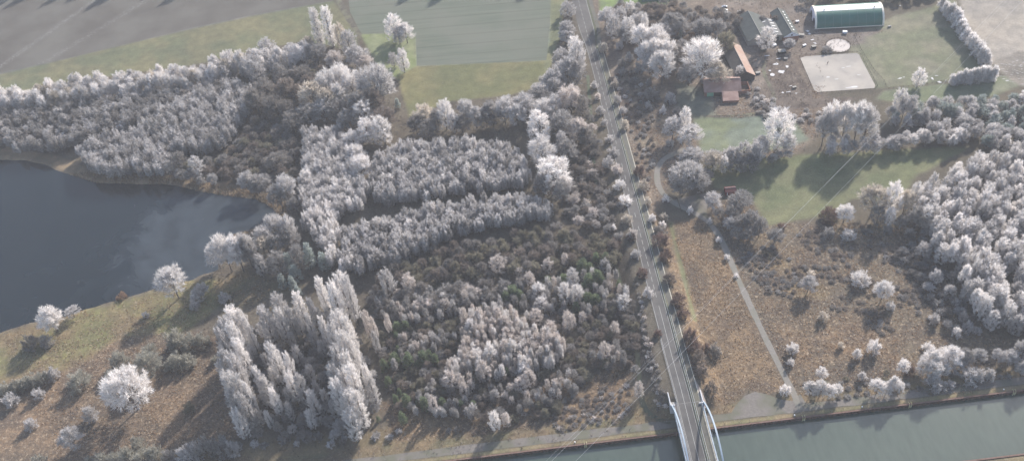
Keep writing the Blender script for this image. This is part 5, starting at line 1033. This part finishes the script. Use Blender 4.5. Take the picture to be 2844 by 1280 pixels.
# ------------------------------------------------------------------ horse in the ring (a few pixels)
x,y=G(2299,175,.8)
V=[(0,0,1.25),(.45,0,1.3),(.75,0,1.62),(.95,0,1.9),(1.28,0,1.68),(-.5,0,1.28),(-.72,0,.95)]; E=[(0,1),(1,2),(2,3),(3,4),(0,5),(5,6)]; rad=[.30,.29,.17,.13,.08,.30,.05]
for lx,par in ((.42,1),(-.48,5)):
    for s_ in (-1,1):
        b=len(V); kx=.10 if lx<0 else -.02
        V+=[(lx+.02,s_*.16,.95),(lx-(.12 if lx<0 else 0),s_*.17,.52),(lx+kx*0,s_*.17,.04)]; E+=[(par,b),(b,b+1),(b+1,b+2)]; rad+=[.14,.07,.06]
me=bpy.data.meshes.new('horse'); me.from_pydata(V,E,[]); ho=link(bpy.data.objects.new('horse',me)); ho.location=(x,y,.06); ho.rotation_euler=(0,0,R(55)); ho.scale=(.85,.85,.85)
md=ho.modifiers.new('skin','SKIN'); 
for i,r_ in enumerate(rad): me.skin_vertices[0].data[i].radius=(r_,r_)
me.skin_vertices[0].data[0].use_root=True
ho.modifiers.new('sub','SUBSURF').levels=1; me.materials.append(surf('dark_coat',(.03,.025,.025),(.05,.04,.035),2)); tag(ho,'dark horse standing in the upper left of the sandy riding ring','horse')
# ------------------------------------------------------------------ frozen snow patches and yard clutter
SNOW=surf('snow',(.46,.46,.47),(.60,.60,.61),.6)
m=MB(); r=random.Random(3)
def patch(px,py,w_,h_,k=10):
    x,y=G(px,py); V=[]
    for i in range(k):
        a=2*PI*i/k; q=.35+.55*r.random(); V.append((x+w_/2*q*math.cos(a),y+h_/2*q*math.sin(a),.11+r.random()*.02))
    m.add(V,[tuple(range(k))])
for (tx0,ty0,w_,h_) in [(150,480,7,5),(190,540,8,7),(120,560,5,6),(230,500,4,5),(100,530,4,3),(260,645,4,1.5),(240,690,7,2),(300,700,3,1.5),(200,695,3,3),(170,440,6,2),(80,420,8,2),(1080,588,6,2.6),(1105,580,3,1.6),(1320,590,2.5,6),(1350,568,5,1),(1370,615,6,4),(1420,603,2,1.5),(1078,45,2.5,1.5),(310,165,3,3),(400,255,4,4),(420,300,5,3),(440,325,3,4),(385,235,4,5),(720,655,17,3),(690,500,8,1.2),(650,510,5,1),(770,562,6,1),(535,580,5,2),(600,595,6,1),(1805,540,3,1.2),(1830,572,3,1),(1880,605,5,1.2)]:
    patch(2100+tx0*.3711,ty0*.3711,w_*.8,h_*.8)
for j in range(9):
    for i in range(9):
        a=R(-70+i*9); rr_=150+j*22; X_=2040-rr_*math.cos(a)*.9+60; Y_=395-rr_*math.sin(a)*.55
        if r.random()<.4 and Y_>450 and X_>1870: patch(2100+X_*.3711,Y_*.3711,r.uniform(1.5,4.5),.5,6)
for j in range(8):
    for i in range(12):
        t=i/11; px=2800+t*60-j*2; py=178+j*7+t*t*10+r.uniform(-1,1)
        if r.random()<.45: patch(px-20+j*3+r.uniform(-3,3),py,r.uniform(1,4),.35,6)
tag(m.build('snow_patches',SNOW),'scattered thin white snow and ice patches round the farm and field edges','snow',None,'stuff')
cl=[(2226,100,3.5,2,1.2,STEEL,'grey covered trailer left of the small round pen'),(2197,118,2.8,1.6,.9,WOOD,'dark low stack in the yard below the white gable'),(2150,128,2.6,2,1.3,WHITE,'pale wrapped stack at the left of the muddy yard'),(2182,165,2.5,1.5,1,REND,'grey crate in the middle of the muddy yard'),(2120,140,4,2,1.5,SLATE,'dark green trailer between the long brown barn and the muddy yard'),(2206,245,2.6,1.4,1,WOOD,'brown stack below the lower left corner of the riding ring'),(2105,205,3,1.6,1.1,REND,'grey cart right of the lower end of the long brown barn'),(2234,128,2.4,1.2,.9,WHITE,'white container above the top left corner of the riding ring'),(2165,50,2,1.2,1.0,WHITE,'white box standing on the yard beside the dark barns'),(2214,62,2.2,1.5,1.0,WHITE,'white crate lying on the yard left of the arched hall'),(2346,93,3.0,1.8,1.6,WHITE,'small pale trailer standing in the shade below the arched hall'),(2470,76,2.2,1.0,1.0,STEEL,'metal trough at the right corner of the arched hall'),(2171,147,5,3.5,1.8,DARK,'dark covered heap on the muddy yard left of the riding ring'),(2260,133,3,2,1.4,WOOD,'dark cart beside the bushes at the round pen')]
for px,py,l_,w_,h_,mt,lb in cl:
    x,y=G(px,py); e=tag(empty('yard_box' if l_<3 else 'cart',(x,y,0),r.uniform(-.4,.6)),lb,'yard clutter'); mm=MB(); mm.box(-l_/2,l_/2,-w_/2,w_/2,.25,h_); mm.build('body',mt,e); mm=MB(); mm.box(-l_/2-.08,l_/2+.08,-w_/2-.08,w_/2+.08,h_+.003,h_+.12); mm.build('lid',REND if mt is not WHITE else WHITE,e)
    for s_ in (-1,1):
        mm=MB(); mm.tube([(s_*l_*.3,-w_/2-.12,.25),(s_*l_*.3,-w_/2-.003,.25)],.24,8); mm.build('wheel',DARK,e)
# ------------------------------------------------------------------ rough grass, heather and reeds
def coverage(name,N,xr,yr,test,label,cat,hgt_,wid,pal,lean=.5,seed=5):
    g=np.random.default_rng(seed); x=g.uniform(*xr,N); y=g.uniform(*yr,N); keep=test(x,y,g); x=x[keep]; y=y[keep]; z=hgt(x,y); n=len(x)
    k=3; x=np.repeat(x,k); y=np.repeat(y,k); z=np.repeat(z,k); n2=len(x)
    P=np.stack([x+g.normal(size=n2)*.22,y+g.normal(size=n2)*.22,z-.05],-1)
    h=np.repeat(hgt_(n,g,x[::k],y[::k]),k)*(.7+.6*g.random(n2)); D_=np.c_[g.normal(size=(n2,2))*lean,np.ones(n2)]
    V=twigs(P,D_,h,np.full(n2,wid),g); pal=np.array(pal); ci=g.integers(0,len(pal),n)
    cc=pal[np.repeat(ci,k)]*(.75+.5*g.random(n2))[:,None]
    o=mesh(name,V,np.arange(n2*3).reshape(-1,3),TUFT,attrs={'tone':('FACE','FLOAT_COLOR',np.c_[np.clip(cc,0,1),np.ones(n2)])})
    tag(o,label,cat,None,'stuff'); print(name,n2)
TUFT,tn,tb_=nodes('dry_stalks'); at=N(tn,'ShaderNodeAttribute',attribute_name='tone'); tn.links.new(at.outputs['Color'],tb_.inputs['Base Color']); tb_.inputs['Roughness'].default_value=.9
tt_=N(tn,'ShaderNodeBsdfTranslucent'); tn.links.new(at.outputs['Color'],tt_.inputs[0]); tx2=N(tn,'ShaderNodeMixShader'); tx2.inputs[0].default_value=.5; tn.links.new(tb_.outputs[0],tx2.inputs[1]); tn.links.new(tt_.outputs[0],tx2.inputs[2]); tn.links.new(tx2.outputs[0],tn.nodes['Material Output'].inputs[0])
def vis(x,y):
    px=np.array([-480,480,330,-330]) ; return (abs(x)<60+.62*y)
def th(lo_,hi_,yr=None):
    def f(x,y,g):
        rgh,c_=ground_rough(x,y); cl_=fbm(x,y,5); return vis(x,y)&(g.random(len(x))<rgh*1.1*(.25+1.5*sm((cl_-.35)/.3)))&(rgh>lo_)&(rgh<=hi_)&((y>263)|(y<226))&(pdist(x,y,emb)>8.2)&(pdist(x,y,PATHL)>2.2)&(sdist(x,y,CLR)<0)&(pdist(x,y,emb)>0)
    return f
PATHL=PD([(1720,375),(1692,388),(1665,402),(1652,425),(1652,460),(1668,490),(1700,515),(1740,532),(1780,555),(1810,595),(1835,650),(1860,710),(1885,765),(1920,840),(1950,900),(1975,950),(1995,985),(2012,1030)])
CLR=PD([(1836,1043),(1850,1018),(1872,995),(1898,984),(1925,990),(1960,1003),(1992,1008),(2000,1000),(2012,990),(2030,1018),(2045,1027),(2000,1038)])
coverage('heather',230000,(-330,330),(230,520),th(.45,2),'tan and rust brown tufts of heather and dead grass on the open heath','heather',lambda n,g,x,y:.28+.38*g.random(n),.42,[(.36,.24,.15),(.27,.18,.115),(.48,.36,.24),(.22,.15,.10),(.58,.50,.41),(.32,.24,.17)])
coverage('undergrowth',90000,(-330,330),(262,640),th(.05,.45),'dark brown frosted brambles and dead stalks on the wood floor','undergrowth',lambda n,g,x,y:.8+1.0*g.random(n),.22,[(.10,.085,.07),(.16,.14,.12),(.07,.055,.045),(.28,.26,.25),(.13,.10,.07)],.7,6)
# reeds along the shore
lk=LAKE[1:-1]
def rt(x,y,g):
    s_=sdist(x,y,LAKE); up=y>D(0,600)[1]-0*x; return (s_<.5)&(s_>-6.5)&(y>np.interp(x,[-400,-100],[405,440]))&(fbm(x,y,9)>.33)
coverage('reeds',60000,(-330,-90),(400,520),rt,'tan reeds fringing the upper shore of the lake','reeds',lambda n,g,x,y:1.3+.8*g.random(n),.22,[(.36,.28,.19),(.28,.21,.14),(.44,.37,.28),(.20,.15,.11)],.25,8)
# ------------------------------------------------------------------ winter haze
hm=bpy.data.materials.new('winter_haze'); hm.use_nodes=True; hn=hm.node_tree; hn.nodes.clear(); o_=hn.nodes.new('ShaderNodeOutputMaterial'); pv_=hn.nodes.new('ShaderNodeVolumePrincipled')
pv_.inputs['Density'].default_value=.00013; pv_.inputs['Color'].default_value=(.90,.93,1,1); pv_.inputs['Anisotropy'].default_value=.0; hn.links.new(pv_.outputs[0],o_.inputs['Volume'])
m=MB(); m.box(-5200,5200,-4600,5600,-9,403); tag(m.build('haze',hm),'thin bluish winter haze over the whole landscape','haze',None,'stuff')
